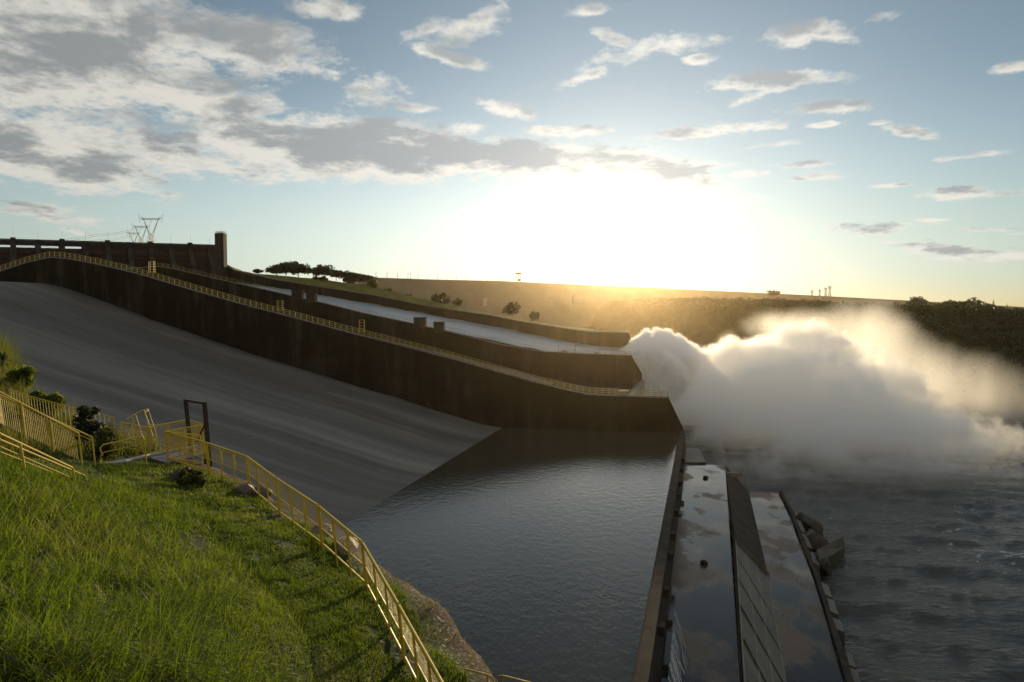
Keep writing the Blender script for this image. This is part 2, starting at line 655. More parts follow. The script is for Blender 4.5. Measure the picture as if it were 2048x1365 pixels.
# near pool in the flip bucket of the dry chute
L_far, L_near = atz(1359, 866, 0.0), atz(1265, 1365, 0.0)
ld = (L_far - L_near)
ld /= np.linalg.norm(ld)
L_near = L_near - ld * 45
wl_far = tail[0]
wl_near = wl_far - C3 * 195
NP = 60
pool = np.zeros((NP, NP, 3))
for i in range(NP):
    a = wl_far + (wl_near - wl_far) * i / (NP - 1)
    b = L_far + (L_near - L_far) * i / (NP - 1) + np.array([0.5, 0, 0])
    for j in range(NP):
        k = j / (NP - 1)
        pool[i, j] = (a + np.array([-2.0, 0.5, 0]) * 2) * (1 - k) + b * k
pool[..., 2] = 0.0
mb = MB()
mb.grid(pool)
tag(mb.build('bucket_pool_water', M['pond'], smooth=True), 'still grey water pooled at the foot of the dry chute', 'pool', kind='structure')

# raised lip of the dry chute
lip = thing('flip_lip', 'narrow dark concrete lip holding back the pooled water', 'lip', tuple(L_near))
lo = np.array(lip.location)
perp = np.array([ld[1], -ld[0], 0.0])
mb = MB()
q0, q1 = L_near, L_far + ld * 1.5
segs = 14
for s in range(segs):
    a = q0 + (q1 - q0) * s / segs
    b = q0 + (q1 - q0) * (s + 1) / segs - ld * 0.06
    sec = [(0.0, -1.5), (0.0, 0.35), (0.25, 0.7), (1.7, 0.62), (2.2, -7.5), (0.0, -7.5)]
    mb.prism([a - lo + perp * u + np.array([0, 0, v]) for u, v in sec], (b - a))
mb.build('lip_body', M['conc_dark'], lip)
for k in range(9):
    s = 60 + k * 12.5 + random.uniform(-2, 2)
    p = q0 + ld * s + perp * 2.15
    mb = MB()
    mb.box(p - lo + np.array([0, 0, -0.6]), (0.9, 1.5, 1.2), -0.28)
    mb.build('lip_bracket', M['conc_dark'], lip)

# middle chute: floor, shallow pool and its lip
F2base = np.array([p for p in B1])
sh = np.array([A2[0][0] - A1[0][0], A2[0][1] - A1[0][1]])
base2 = []
for x, y in [(150, 600), (230, 570), (300, 560), (400, 590), (550, 628), (725, 670), (912, 712), (1040, 745), (1110, 766)]:
    base2.append(atplane(x, y, *A2))
base2 = np.array(base2)
chute_floor('spillway_chute', 'middle chute between two dark walls ending in a shallow pool', base2, 0.5, -72.0, M['floor'], nt=16)
z2 = base2[-1, 2]
a = base2[-1]
e2 = atplane(1284, 772, *A2)
mb = MB()
a_ = a + np.array([-6, 1, 0])
mb.grid(np.array([[[a_[0], a_[1] + .4, z2 + .03], [e2[0], e2[1] + .4, z2 + .03]], [list((a_ - C3 * 76)[:2]) + [z2 + .03], list((e2 - C3 * 76)[:2]) + [z2 + .03]]]))
tag(mb.build('middle_pool_water', M['pond']), 'shallow pale pool at the end of the middle chute', 'pool', kind='structure')
mb = MB()
p0 = np.array([e2[0], e2[1], z2])
mb.prism([p0 + (-3.5, 0, -0.3), p0 + (-0.4, 0, 2.0), p0 + (1.2, 0, 2.0), p0 + (1.6, 0, -9)], -C3 * 76)
tag(mb.build('flip_lip', M['conc']), 'pale sloping lip closing the end of the middle chute', 'lip')

# far chute: rushing water
WT3 = [(300, 560), (380, 556), (430, 559), (465, 565), (582, 581), (650, 592), (775, 614), (912, 640), (1000, 656), (1100, 677), (1175, 689), (1240, 697), (1268, 700)]
base3 = wall_top(WT3, A3)
base3 = np.vstack([base3])
fl3 = chute_floor('rushing_water', None, base3, 0.5, -88.0, M['flow'], nt=60, sub=14)
tag(fl3, 'pale rushing water sheet filling the far chute', 'water', kind='structure')
cob = fl3.data
co = np.zeros(len(cob.vertices) * 3, np.float32)
cob.vertices.foreach_get('co', co)
co = co.reshape(-1, 3)
co[:, 2] += 1.0 * NZ.fbm(co * np.array([0.10, 0.2, 0.0]) + 5, 4, 0.6)
cob.vertices.foreach_set('co', co.reshape(-1))
cob.update()

# concrete blocks standing on the middle wall
for i, (x0, x1, y0, y1, lab) in enumerate([(583, 604, 581, 600, 'upper left square concrete block of the upstream pair on middle wall'),
                                           (612, 630, 587, 606, 'lower right concrete block of the upstream pair on middle wall'),
                                           (827, 850, 636, 657, 'upstream block of the downstream pair of concrete blocks on middle wall'),
                                           (867, 887, 645, 666, 'last concrete block downstream on the middle wall')]):
    pa, pb = atplane(x0, y0, *A2), atplane(x1, y1, *A2)
    cx = (pa + pb) / 2 + n2 * 1.4
    mb = MB()
    w_, h_ = pb[0] - pa[0], pa[2] - pb[2]
    base = np.array([cx[0], cx[1], pb[2]])
    mb.box((0, 0, h_ / 2), (w_, 3.2, h_), -0.148)
    mb.box((0, 0, h_ + 0.15), (w_ + 0.5, 3.6, 0.3), -0.148)
    mb.box((0, -1.66, h_ * 0.45), (w_ * 0.35, 0.12, h_ * 0.7), -0.148)
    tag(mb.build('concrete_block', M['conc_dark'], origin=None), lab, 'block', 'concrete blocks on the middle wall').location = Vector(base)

# small yellow access frames behind the near wall's railing
for x, y, hpx, lab in [(295, 545, 22, 'bright yellow ladder frame at the upstream bend of near wall'), (554, 622, 20, 'yellow ladder frame second along the near wall railing'), (719, 665, 24, 'yellow ladder frame third along the near wall railing')]:
    p = atplane(x, y, *A1) + n1 * 2.0
    h_ = hpx * p[1] / F
    mb = MB()
    for sx in (-0.9, 0.9):
        for sy in (0, 1.0):
            mb.tube([(sx, sy, 0), (sx, sy, h_)], 0.09, 5)
    for z in np.linspace(0.3, h_, 5):
        mb.tube([(-0.9, 0, z), (0.9, 0, z)], 0.07, 5)
        mb.tube([(-0.9, 1, z), (0.9, 1, z)], 0.07, 5)
        mb.tube([(0.9, 0, z), (0.9, 1, z)], 0.07, 5)
    o = mb.build('ladder_frame', M['yellow'] if x < 400 else M['yellow_old'])
    o.location = Vector(p)
    tag(o, lab, 'ladder', 'ladder frames on the near wall')

# lamp posts and boxes at the flip end of the middle wall, cabinet on the near wall
for x, lab in [(1117, 'small lamp post on middle wall, upstream of the other two'), (1150, 'small lamp post on middle wall, between the other two'), (1200, 'small lamp post on middle wall nearest the falling water')]:
    p = np.array([0, 0, 0.0])
    q = atplane(x, 707, *A2)
    q[2] = interp_z(T2, q[0])
    mb = MB()
    mb.tube([(0, 0, 0), (0, 0, 3.6)], 0.09, 6)
    mb.box((0, 0, 3.8), (0.35, 0.35, 0.5))
    mb.box((0, 0, 0.15), (0.4, 0.4, 0.3))
    o = mb.build('lamp_post', M['conc_dark'])
    o.location = Vector(q + n2 * 1.2)
    tag(o, lab, 'lamp post', 'lamp posts on the middle wall')
for (x, y, w_, h_, A_, T_, nn, lab) in [(1128, 704, 2.6, 1.5, A2, T2, n2, 'low grey equipment box on the middle wall among lamp posts'),
                                        (1193, 707, 2.4, 1.0, A2, T2, n2, 'flat pale equipment box on the middle wall near its end'),
                                        (1247, 792, 2.8, 1.75, A1, T1, n1, 'pale control cabinet on the near wall inside the railing')]:
    q = atplane(x, y, *A_)
    q[2] = interp_z(T_, q[0])
    mb = MB()
    mb.box((0, 0, h_ / 2), (w_, 1.2, h_), -0.148)
    mb.box((0, 0, h_ + 0.06), (w_ + 0.2, 1.4, 0.12), -0.148)
    o = mb.build('equipment_cabinet', M['pale_steel'])
    o.location = Vector(q + n2 * 1.2)
    tag(o, lab, 'cabinet')

# ------------------------------------------------------------------ gate structure at the head of the chutes
G0 = at(26, 480, 383)
G1 = at(418, 491, 446)
gd = (G1 - G0)
NG = 9
gstep = gd / NG
gz0, gz1 = G0[2], G1[2]
g2 = np.array([gd[0], gd[1], 0.0])
glen = np.linalg.norm(g2)
g2 /= glen
gn = np.array([-g2[1], g2[0], 0.0])     # upstream
gates = thing('spillway_gate_bridge', 'long dark gate bridge on piers across the head of the chutes', 'dam gates', tuple(G0))
go = np.array(gates.location)
rz = math.atan2(g2[1], g2[0])


def gp(k, up, dz):
    p = G0 + gstep * k + gn * up - go
    return p + np.array([0, 0, dz])


mb = MB()
K0, K1 = -3.0, 9.35
for (u0, u1, d0, d1) in [(-1.0, 9.0, -0.2, -1.5), (-0.5, 1.2, -1.5, -3.0)]:
    mb.prism([gp(K0, u0, d0), gp(K0, u1, d0), gp(K0, u1, d1), gp(K0, u0, d1)], gstep * (K1 - K0))
mb.build('deck', M['conc_dark'], gates)
mb = MB()
mb.prism([gp(K0, -1.2, -0.2), gp(K0, -0.9, -0.2), gp(K0, -0.9, 0.5), gp(K0, -1.2, 0.5)], gstep * (K1 - K0))
mb.build('parapet', M['conc'], gates)
for k in range(-3, 10):
    pier = MB()
    c = gp(k, 0, 0)
    w = 1.35
    s = np.array([g2[0], g2[1], 0]) * w
    sec = [(-2.2, 0.3), (-2.2, -3.2), (-5.5, -9.0), (-12, -14.5), (-12, -34), (9, -34), (9, 0.3)]
    pier.prism([gp(k, u, d) - s for u, d in sec], s * 2)
    if k % 2 == 0:
        pier.prism([gp(k, -1.6, 0.3) - s * 0.9, gp(k, 2.0, 0.3) - s * 0.9, gp(k, 2.0, 1.3) - s * 0.9, gp(k, -1.6, 1.3) - s * 0.9], s * 1.8)
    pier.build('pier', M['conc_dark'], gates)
for k in range(-3, 9):
    lf = MB()
    top = -4.2 if k < 3 else -3.0
    a = gp(k, 0.4, top) + np.array([g2[0], g2[1], 0]) * 1.4
    L = gstep - np.array([g2[0], g2[1], 0]) * 2.8
    prof = [(0.4, top), (-0.5, top - 4), (-0.9, top - 9), (-0.6, top - 16), (0.2, -33)]
    pl = [gp(k, u, d) + np.array([g2[0], g2[1], 0]) * 1.4 for u, d in prof]
    pl += [gp(k, u + 0.8, d) + np.array([g2[0], g2[1], 0]) * 1.4 for u, d in prof[::-1]]
    lf.prism(pl, L)
    for d in (-7, -10, -13):
        lf.prism([gp(k, -1.5, d) + g2 * 1.4, gp(k, -0.4, d) + g2 * 1.4, gp(k, -0.4, d - .6) + g2 * 1.4, gp(k, -1.5, d - .6) + g2 * 1.4], L)
    lf.build('gate_leaf', M['gate_red'], gates)
for k in range(-2, 10):
    mb = MB()
    p = gp(k + 0.02, -0.6, 1.0 if k % 2 == 0 else 0.4)
    mb.tube([p, p + (0, 0, 5.2)], 0.07, 5)
    mb.tube([p + (0, 0, 5.2), p + gn * 0.9 + (0, 0, 5.5)], 0.05, 5)
    mb.build('lamp_post', M['steel'], gates)

mb = MB()
g3 = np.array([g2[0], g2[1], 0.0])
mb.prism([gp(9, -2.0, 0.3) + g3 * 1.4, gp(9, 9.0, 0.3) + g3 * 1.4, gp(9, 9.0, -34) + g3 * 1.4, gp(9, -8.0, -34) + g3 * 1.4], g3 * 5.5)
mb.build('abutment', M['conc_dark'], gates)

# tall end tower
tp = at(442.5, 525, 452)
tt = at(442.5, 468, 452)
tow = thing('concrete_tower', 'slim square concrete tower with bare rods on top at bridge end', 'tower', (tp[0], tp[1], tp[2] - 14))
mb = MB()
hh = tt[2] - tp[2] + 14
mb.box((0, 0, hh / 2), (5.8, 5.5, hh), 0.0)
for z in np.arange(4, hh, 4.0):
    mb.box((0, 0, z), (5.95, 5.65, 0.18))
mb.box((2.2, -2.9, hh / 2), (0.5, 0.5, hh))
mb.build('shaft', M['conc_dark'], tow)
mb = MB()
for x in np.linspace(-2.7, 2.7, 9):
    for y in (-2.5, 0, 2.5):
        mb.tube([(x, y, hh - .3), (x + random.uniform(-.1, .1), y, hh + random.uniform(1.2, 2.0))], 0.1, 4)
for y in (-2.5, 0, 2.5):
    mb.tube([(-2.75, y, hh + .35), (2.75, y, hh + .35)], 0.08, 4)
mb.tube([(0, -2.6, hh + .35), (0, 2.6, hh + .35)], 0.08, 4)
mb.build('starter_bars', M['pale_steel'], tow)


# ------------------------------------------------------------------ lattice power pylons
def pylon(base, h, label, group, scale=1.0, rot=0.0, r=0.16):
    t = thing('power_pylon', label, 'pylon', tuple(base), group)
    t.rotation_euler = (0, 0, rot)
    mb = MB()
    hb = h * 0.40          # waist
    hw, tw, aw = 0.12 * h, 0.055 * h, 0.20 * h
    lv = np.linspace(0, hb, 4)
    for sx in (-1, 1):
        for sy in (-1, 1):
            mb.tube([(sx * hw, sy * hw, 0), (sx * tw, sy * tw, hb)], r, 4)
            mb.tube([(sx * tw, sy * tw, hb), (sx * aw, sy * 0.02 * h, h * 0.82), (sx * aw * 1.1, 0, h * 0.86)], r, 4)
    for i in range(3):
        for (f0, f1) in (((-1, -1), (1, -1)), ((1, -1), (1, 1)), ((1, 1), (-1, 1)), ((-1, 1), (-1, -1))):
            wa = hw + (tw - hw) * lv[i] / hb
            wb = hw + (tw - hw) * lv[i + 1] / hb
            mb.tube([(f0[0] * wa, f0[1] * wa, lv[i]), (f1[0] * wb, f1[1] * wb, lv[i + 1])], r * .75, 4)
            mb.tube([(f1[0] * wa, f1[1] * wa, lv[i]), (f0[0] * wb, f0[1] * wb, lv[i + 1])], r * .75, 4)
            mb.tube([(f0[0] * wb, f0[1] * wb, lv[i + 1]), (f1[0] * wb, f1[1] * wb, lv[i + 1])], r * .75, 4)
    for k in range(4):
        z0, z1 = hb + (h * .82 - hb) * k / 4, hb + (h * .82 - hb) * (k + 1) / 4
        for sx in (-1, 1):
            xa = tw + (aw - tw) * k / 4
            xb = tw + (aw - tw) * (k + 1) / 4
            ya, yb = tw * (1 - k / 4.4), tw * (1 - (k + 1) / 4.4)
            mb.tube([(sx * xa, -ya, z0), (sx * xb, yb, z1)], r * .75, 4)
            mb.tube([(sx * xa, ya, z0), (sx * xb, -yb, z1)], r * .75, 4)
    mb.build('lattice_tower', M['steel'], t)
    mb = MB()
    bw = 0.33 * h
    for y in (-0.02 * h, 0.02 * h):
        mb.tube([(-bw, y, h * .86), (bw, y, h * .86)], r, 4)
        mb.tube([(-bw * .8, y, h * .82), (bw * .8, y, h * .82)], r, 4)
    n = 10
    for i in range(n):
        x0, x1 = -bw * .8 + 1.6 * bw * i / n, -bw * .8 + 1.6 * bw * (i + 1) / n
        mb.tube([(x0, 0, h * (.82 if i % 2 else .86)), (x1, 0, h * (.86 if i % 2 else .82))], r * .75, 4)
    for sx in (-1, 1):
        mb.tube([(sx * bw * .62, 0, h * .86), (sx * bw * 1.15, 0, h * 1.0)], r, 4, r * .4)
        mb.tube([(sx * bw * .98, 0, h * .86), (sx * bw * 1.05, 0, h * .95)], r * .75, 4)
    mb.build('cross_arm', M['steel'], t)
    for x in (-bw * .95, 0, bw * .95):
        mb = MB()
        mb.tube([(x, 0, h * .83), (x, 0, h * .72)], r * .9, 5)
        mb.build('insulator', M['steel'], t)
    return t


for (px, ytop, ybot, Y, lab) in [(303, 428, 494, 760, 'largest lattice pylon above the gate bridge, rightmost of three'),
                                 (283, 446, 496, 930, 'middle lattice pylon of three behind the gate bridge'),
                                 (268, 461, 498, 1080, 'smallest lattice pylon, leftmost of three behind the gate bridge')]:
    b, t_ = at(px, ybot, Y), at(px, ytop, Y)
    pylon(b, t_[2] - b[2], lab, 'pylons behind the gate bridge', rot=0.2, r=0.21)
for i, (a, b, Ya, Yb) in enumerate([((195, 469), (285, 452), 800, 930), ((205, 479), (268, 467), 900, 1080)]):
    pa, pb = at(*a, Ya), at(*b, Yb)
    pa = pb + (pa - pb) * 1.0
    pts = [pa + (pb - pa) * k / 14 + np.array([0, 0, -4 * (k / 14) * (1 - k / 14) * 2.5]) for k in range(15)]
    far = at(-120, 520, 700)
    pts = [far + (pa - far) * k / 6 for k in range(6)] + pts
    mb = MB()
    mb.tube(pts, 0.16, 4)
    mb.tube([p + (0, 5, -1.2) for p in pts], 0.16, 4)
    tag(mb.build('power_cable', M['conc_dark']), ['upper sagging power cable running left from the middle pylon', 'lower sagging power cable running left from the smallest pylon'][i], 'cable', 'power cables left of the pylons')
for (px, yt, yb, Y, lab) in [(1624, 579, 600, 2300, 'tiny distant pylon, leftmost of four on skyline above spray'), (1639, 577, 600, 2200, 'tiny distant pylon, second of four on skyline above spray'),
                             (1651, 573, 602, 2050, 'distant pylon, third of four on skyline above spray'), (1659, 569, 602, 2000, 'tallest distant pylon, last of four on skyline above spray'),
                             (1986, 598, 634, 1750, 'tiny pylon rising behind dark trees on the right skyline'), (2013, 606, 640, 1900, 'rightmost tiny pylon behind trees on the right skyline')]:
    b, t_ = at(px, yb, Y), at(px, yt, Y)
    pylon(b, t_[2] - b[2], lab, 'pylons on the right skyline', rot=0.9, r=0.36)

# ------------------------------------------------------------------ far dam
RIVER_Z = -15.0
DAMPX = [(700, 556, 1560), (740, 557, 1600), (860, 561, 1720), (1000, 564, 1880), (1250, 575, 2180), (1450, 584, 2500), (1600, 591, 2800), (1750, 599, 3150), (1900, 607, 3600), (2060, 616, 4200)]
crest = [at(x, y, Y) for x, y, Y in DAMPX]
dam = thing('far_dam', 'long low dam wall closing the horizon under the sun', 'dam', tuple(np.append(crest[0][:2], 0)))
do = np.array(dam.location)
mb = MB()
for a, b in zip(crest[:-1], crest[1:]):
    d = (b - a)
    n = np.array([-d[1], d[0], 0])
    n /= np.linalg.norm(n)
    lowz = -10
    A_ = [a - do, a - do + n * 8, np.array([*(a + n * 30)[:2], lowz]) - do * [1, 1, 0], np.array([*(a - n * 120)[:2], lowz]) - do * [1, 1, 0]]
    B_ = [b - do, b - do + n * 8, np.array([*(b + n * 30)[:2], lowz]) - do * [1, 1, 0], np.array([*(b - n * 120)[:2], lowz]) - do * [1, 1, 0]]
    mb.add(A_ + B_, [(0, 4, 7, 3), (0, 1, 5, 4), (1, 2, 6, 5)])
mb.build('embankment', M['dam'], dam)
mb = MB()
for a, b in zip(crest[:-1], crest[1:]):
    mb.prism([a - do + (0, -2, 0.2), a - do + (0, 6, 0.2), a - do + (0, 6, 2.2), a - do + (0, -2, 2.2)], b - a)
mb.build('crest_road', M['conc'], dam)
for k in range(24):
    px = 746 + k * 12.5
    Y = np.interp(px, [d[0] for d in DAMPX], [d[2] for d in DAMPX])
    yb = np.interp(px, [d[0] for d in DAMPX], [d[1] for d in DAMPX])
    top = at(px, yb + 7, Y) - do
    b = MB()
    b.prism([top + (-3.5, 2, 0), top + (-3.5, -16, -3), top + (-3.5, -60, -60), top + (-3.5, 2, -60)], (7, 3.5, 0))
    b.build('buttress', M['dam'], dam)
for px in (752, 774, 795, 816, 821, 836, 856, 875, 894, 913, 931, 975, 993, 1011, 1385):
    Y = np.interp(px, [d[0] for d in DAMPX], [d[2] for d in DAMPX])
    yb = np.interp(px, [d[0] for d in DAMPX], [d[1] for d in DAMPX])
    p = at(px, yb, Y) - do
    b = MB()
    hh = 15 if px != 821 else 19
    b.tube([p, p + (0, 0, hh)], 0.45, 5)
    b.tube([p + (0, 0, hh), p + (3.0, 0, hh + .6)], 0.3, 5)
    b.build('lamp_post', M['steel'], dam)
# gantry crane
cb = at(1036.5, 563, 1922)
cr = thing('gantry_crane', 'small gantry crane standing on the far dam crest', 'crane', tuple(cb))
s = 1922 / F
mb = MB()
for sx in (-1, 1):
    for sy in (-1, 1):
        mb.box((sx * 4.6 * s, sy * 5, 8 * s), (1.0 * s, 1.0 * s, 16 * s))
mb.box((0, 0, 7.5 * s), (9.0 * s, 0.5, 0.7 * s))
mb.build('leg', M['steel'], cr)
mb = MB()
mb.box((0, 0, 15.6 * s), (11.4 * s, 14, 3.2 * s))
mb.build('bridge_girder', M['steel'], cr)
mb = MB()
mb.box((1.0 * s, 0, 10.5 * s), (1.6 * s, 2, 8 * s))
mb.box((1.5 * s, 0, 2.4 * s), (6.5 * s, 8, 4.6 * s))
mb.build('hoist', M['steel'], cr)
# pale buildings at the dam foot
for px, py, w_, h_, lab in [(1160, 595, 30, 5, 'long pale low building at the foot of the far dam'), (1028, 602, 6, 7, 'small pale block beside the tree below the far dam'), (1102, 600, 9, 7, 'small pale house at the foot of the far dam'), (970, 599, 8, 6, 'small pale hut below the dam left of the bushy tree')]:
    p = at(px, py + h_ / 2, 1450)
    s = 1450 / F
    t = thing('powerhouse_building', lab, 'building', tuple(p - (0, 0, 12)))
    mb = MB()
    mb.box((0, 0, h_ * s / 2 + 6), (w_ * s, 10, h_ * s + 12))
    mb.build('wall', M['pale_steel'], t)
    mb = MB()
    mb.box((0, 0, h_ * s + 12.4), (w_ * s + 1, 11, 0.8))
    mb.build('roof', M['conc'], t)

# ------------------------------------------------------------------ river
mb = MB()
xs = np.concatenate([np.linspace(-60, 340, 300), np.linspace(360, 4000, 40)])
ys = np.concatenate([np.linspace(20, 420, 330), np.linspace(430, 4200, 50)])
XX, YY = np.meshgrid(xs, ys)
RV = np.stack([XX, YY, np.zeros_like(XX)], -1)
near = np.clip((420 - YY) / 200, 0, 1) * np.clip((340 - XX) / 100, 0, 1)
wv = NZ.fbm(np.stack([XX * 0.13, YY * 0.22, 0 * XX], -1) + 3, 5, 0.6)
wv = wv + 0.22 * np.sin(XX * 0.16 + YY * 0.5 + 5 * NZ(np.stack([XX * .03, YY * .03, 0 * XX + 9], -1)))
RV[..., 2] = RIVER_Z + 1.05 * near * wv
mb.grid(RV)
tag(mb.build('river_water', M['river'], smooth=True), 'dark choppy river running below the spillway', 'river', kind='structure')

# ------------------------------------------------------------------ far wooded hillside (shore line -> top line)
HS = [  # px, shore py, top py, top depth add
    (1020, 652, 600, 400), (1110, 655, 602, 400), (1180, 659, 604, 420), (1265, 670, 602, 420), (1330, 683, 600, 380), (1400, 695, 600, 330), (1480, 712, 602, 300), (1560, 730, 606, 260),
    (1650, 752, 611, 240), (1750, 775, 616, 230), (1820, 790, 618, 230), (1900, 806, 619, 230), (1960, 815, 626, 240), (2048, 826, 632, 260), (2150, 840, 640, 300), (2300, 860, 650, 320), (2600, 890, 660, 330)]
rows = []
for px, ys_, yt, add in HS:
    s = atz(px, ys_, RIVER_Z - 1)
    tdep = s[1] + add
    t_ = at(px, yt, tdep)
    rows.append((s, t_))
R = 46
sub = 12
cs = np.linspace(0, len(rows) - 1, (len(rows) - 1) * sub + 1)
S_ = np.array([r[0] for r in rows])
T_ = np.array([r[1] for r in rows])
ii = np.arange(len(rows))
S_ = np.stack([np.interp(cs, ii, S_[:, k]) for k in range(3)], 1)
T_ = np.stack([np.interp(cs, ii, T_[:, k]) for k in range(3)], 1)
hg = np.zeros((R + 10, len(cs), 3))
for i in range(R):
    k = i / (R - 1)
    zf = 1 - (1 - k) ** 1.9
    hg[i, :, :2] = S_[:, :2] + (T_[:, :2] - S_[:, :2]) * k
    hg[i, :, 2] = S_[:, 2] + (T_[:, 2] - S_[:, 2]) * zf
for i in range(10):
    k = (i + 1) / 10
    out = (T_ - S_)[:, :2]
    out = out / np.linalg.norm(out, axis=1, keepdims=True)
    hg[R + i, :, :2] = T_[:, :2] + out * 500 * k
    hg[R + i, :, 2] = T_[:, 2] - 30 * k
nz = NZ.fbm(hg * 0.02, 5, 0.6)
amp = np.ones(R + 10) * 1.0
amp[:3] = 0.2
hg[..., 2] += nz * 3.5 * amp[:, None]
mb = MB()
mb.grid(hg)
tag(mb.build('hillside_terrain', M['hill'], smooth=False), 'dark wooded hillside falling to the far shore', 'hillside', kind='structure')

# ground beyond everything
mb = MB()
mb.add([(-6000, 3000, -18), (9000, 3000, -18), (9000, 9000, -18), (-6000, 9000, -18)], [(0, 1, 2, 3)])
tag(mb.build('plain_ground', M['hill']), 'flat land beyond the dam', 'ground', kind='structure')

# grass bank behind the far chute wall
RG = [(380, 520), (430, 524), (470, 541), (510, 547), (550, 551), (650, 560), (740, 572), (820, 592), (900, 611), (1000, 632), (1100, 649), (1200, 662), (1259, 665)]
ridge = []
rowa, rowb, rowc, rowd = [], [], [], []
for px, py in RG:
    w = atplane(px, 600, *A3)
    w[2] = interp_z(T3, w[0]) - 0.3
    w = w + n3 * 2.9
    rg = at(px, py, w[1] + 26)
    rg[2] = max(rg[2], w[2] + 0.5)
    rowa.append(w)
    rowb.append(rg)
    rowc.append(rg + np.array([4, 40, -6]))
    rowd.append(np.array([rg[0] + 20, rg[1] + 190, -17.0]))
rr = np.array([rowa, rowb, rowc, rowd])
k = np.linspace(0, len(RG) - 1, (len(RG) - 1) * 10 + 1)
rf = np.stack([np.stack([np.interp(k, np.arange(len(RG)), rr[i, :, c]) for c in range(3)], 1) for i in range(4)])
full = []
for i in range(3):
    for j in range(8):
        full.append(rf[i] + (rf[i + 1] - rf[i]) * j / 8)
full = np.array(full + [rf[3]])
full[1:, :, 2] += 0.8 * NZ.fbm(full[1:] * 0.12, 4, 0.6)
mb = MB()
mb.grid(full)
bank_far = tag(mb.build('far_bank_terrain', M['bank'], smooth=True), 'dry grassy bank running down behind the far chute', 'bank', kind='structure')

# ------------------------------------------------------------------ apron slabs below the lip
S1z, S2z = -6.5, -11.0
LD = ld.copy()


def slab_pts(lst, z):
    return [atz(x, y, z) for x, y in lst]


fl, fr = atz(1368, 927, S1z), atz(1450, 931, S1z)
nr = atz(1480, 1365, S1z)
d1 = (fr - nr)
d1 /= np.linalg.norm(d1)
nr2 = nr - d1 * 50
fl2, nl2 = fl + (-6, 0, 0), nr2 + (-16, 0, 0)
mb = MB()
mb.prism([nl2, nr2, fr, fl2], (0, 0, -12))
ap = mb.build('apron_slab', M['slab'])
tag(ap, 'upper wet mirror-like apron slab right below the lip', 'slab', 'apron slabs under the spillway lip')
f2l, f2r = atz(1498, 984, S2z), atz(1558, 986, S2z)
n2l, n2r = atz(1570, 1365, S2z), atz(1683, 1365, S2z)
d2 = (f2r - n2r) / np.linalg.norm(f2r - n2r)
mid_r = atz(1590, 1045, S2z)
mb = MB()
mb.prism([n2l - d2 * 50 + (-3, 0, 0), n2r - d2 * 50, mid_r, f2r, f2l + (-3, 0, 0)], (0, 0, -9))
tag(mb.build('apron_slab', M['slab']), 'lower wet apron slab beside the river with reflections', 'slab', 'apron slabs under the spillway lip')
# sloping face between them: dark upstream panel + brown panelled rest, separated by a ridge beam
q_t, q_b = atz(1470, 1078, S1z), atz(1536, 1150, S2z)


def face(a, b, c, d, m, name, label, lift=0.0, nrm=None):
    mbx = MB()
    P = np.zeros((14, 8, 3))
    for i in range(14):
        u = i / 13
        p, q = a + (d - a) * u, b + (c - b) * u
        for j in range(8):
            P[i, j] = p + (q - p) * j / 7
    mbx.grid(P)
    mbx.grid(P + np.array([-0.4, 0, -0.4]))
    return tag(mbx.build(name, m), label, 'slope')


up_off = np.array([0.004, 0, 0.004])
face(fr, f2l, q_b, q_t, M['conc_dark'], 'apron_slope', 'steep dark triangular slope between the two apron slabs')
fo = face(q_t, q_b, n2l - d2 * 50, nr2, M['conc_brown'], 'apron_slope', 'brown streaked sloping concrete between the slabs nearer the viewer')
mb = MB()
for k_ in (0.0,):
    a, b = q_t + (0, 0, 0.3), q_b + (0, 0, 0.3)
    mb.prism([a + (0.0, 0.7, 0.3), a + (0, -0.7, 0.3), a + (0, -0.7, -0.8), a + (0, 0.7, -0.8)], b - a)
tag(mb.build('concrete_beam', M['conc']), 'pale diagonal concrete beam across the slope between slabs', 'beam')
# joint strips on the brown slope
mb = MB()
for s in np.arange(10, 95, 11.0):
    a = q_t - d1 * s
    b = q_b - d2 * (s + 10)
    mb.prism([a + (0, .12, .03), a + (0, -.12, .03), a + (0, -.12, -.3), a + (0, .12, -.3)], b - a)
for u in (0.02, 0.36, 0.66, 0.98):
    a = q_t + (q_b - q_t) * u
    b = (nr2) + ((n2l - d2 * 50) - nr2) * u
    mb.prism([a + (.1, 0, .04), a + (-.1, 0, .04), a + (-.1, 0, -.3), a + (.1, 0, -.3)], b - a)
jb = mb.build('joint_rib', M['conc'])
jb.parent = fo
# ends of the slabs and jutting drain
mb = MB()
p = atz(1455, 945, S1z)
mb.box((p[0] + 1.5, p[1] + 1, p[2] - 1.0), (5.5, 1.6, 1.5), 0.0)
mb.box((p[0] + 3.9, p[1] + 1, p[2] - 1.0), (0.5, 1.9, 1.8), 0.0)
tag(mb.build('drain_outlet', M['conc']), 'stubby concrete drain outlet jutting beyond the upper slab', 'drain')
mb = MB()
a = [atz(1372, 896, -5.0), atz(1398, 897, -5.0), atz(1412, 925, -6.0), atz(1370, 925, -6.0)]
mb.prism(a, (0, 0, -8))
tag(mb.build('apron_ramp', M['conc_brown']), 'small pale sloping ramp past the end of the upper slab', 'ramp')
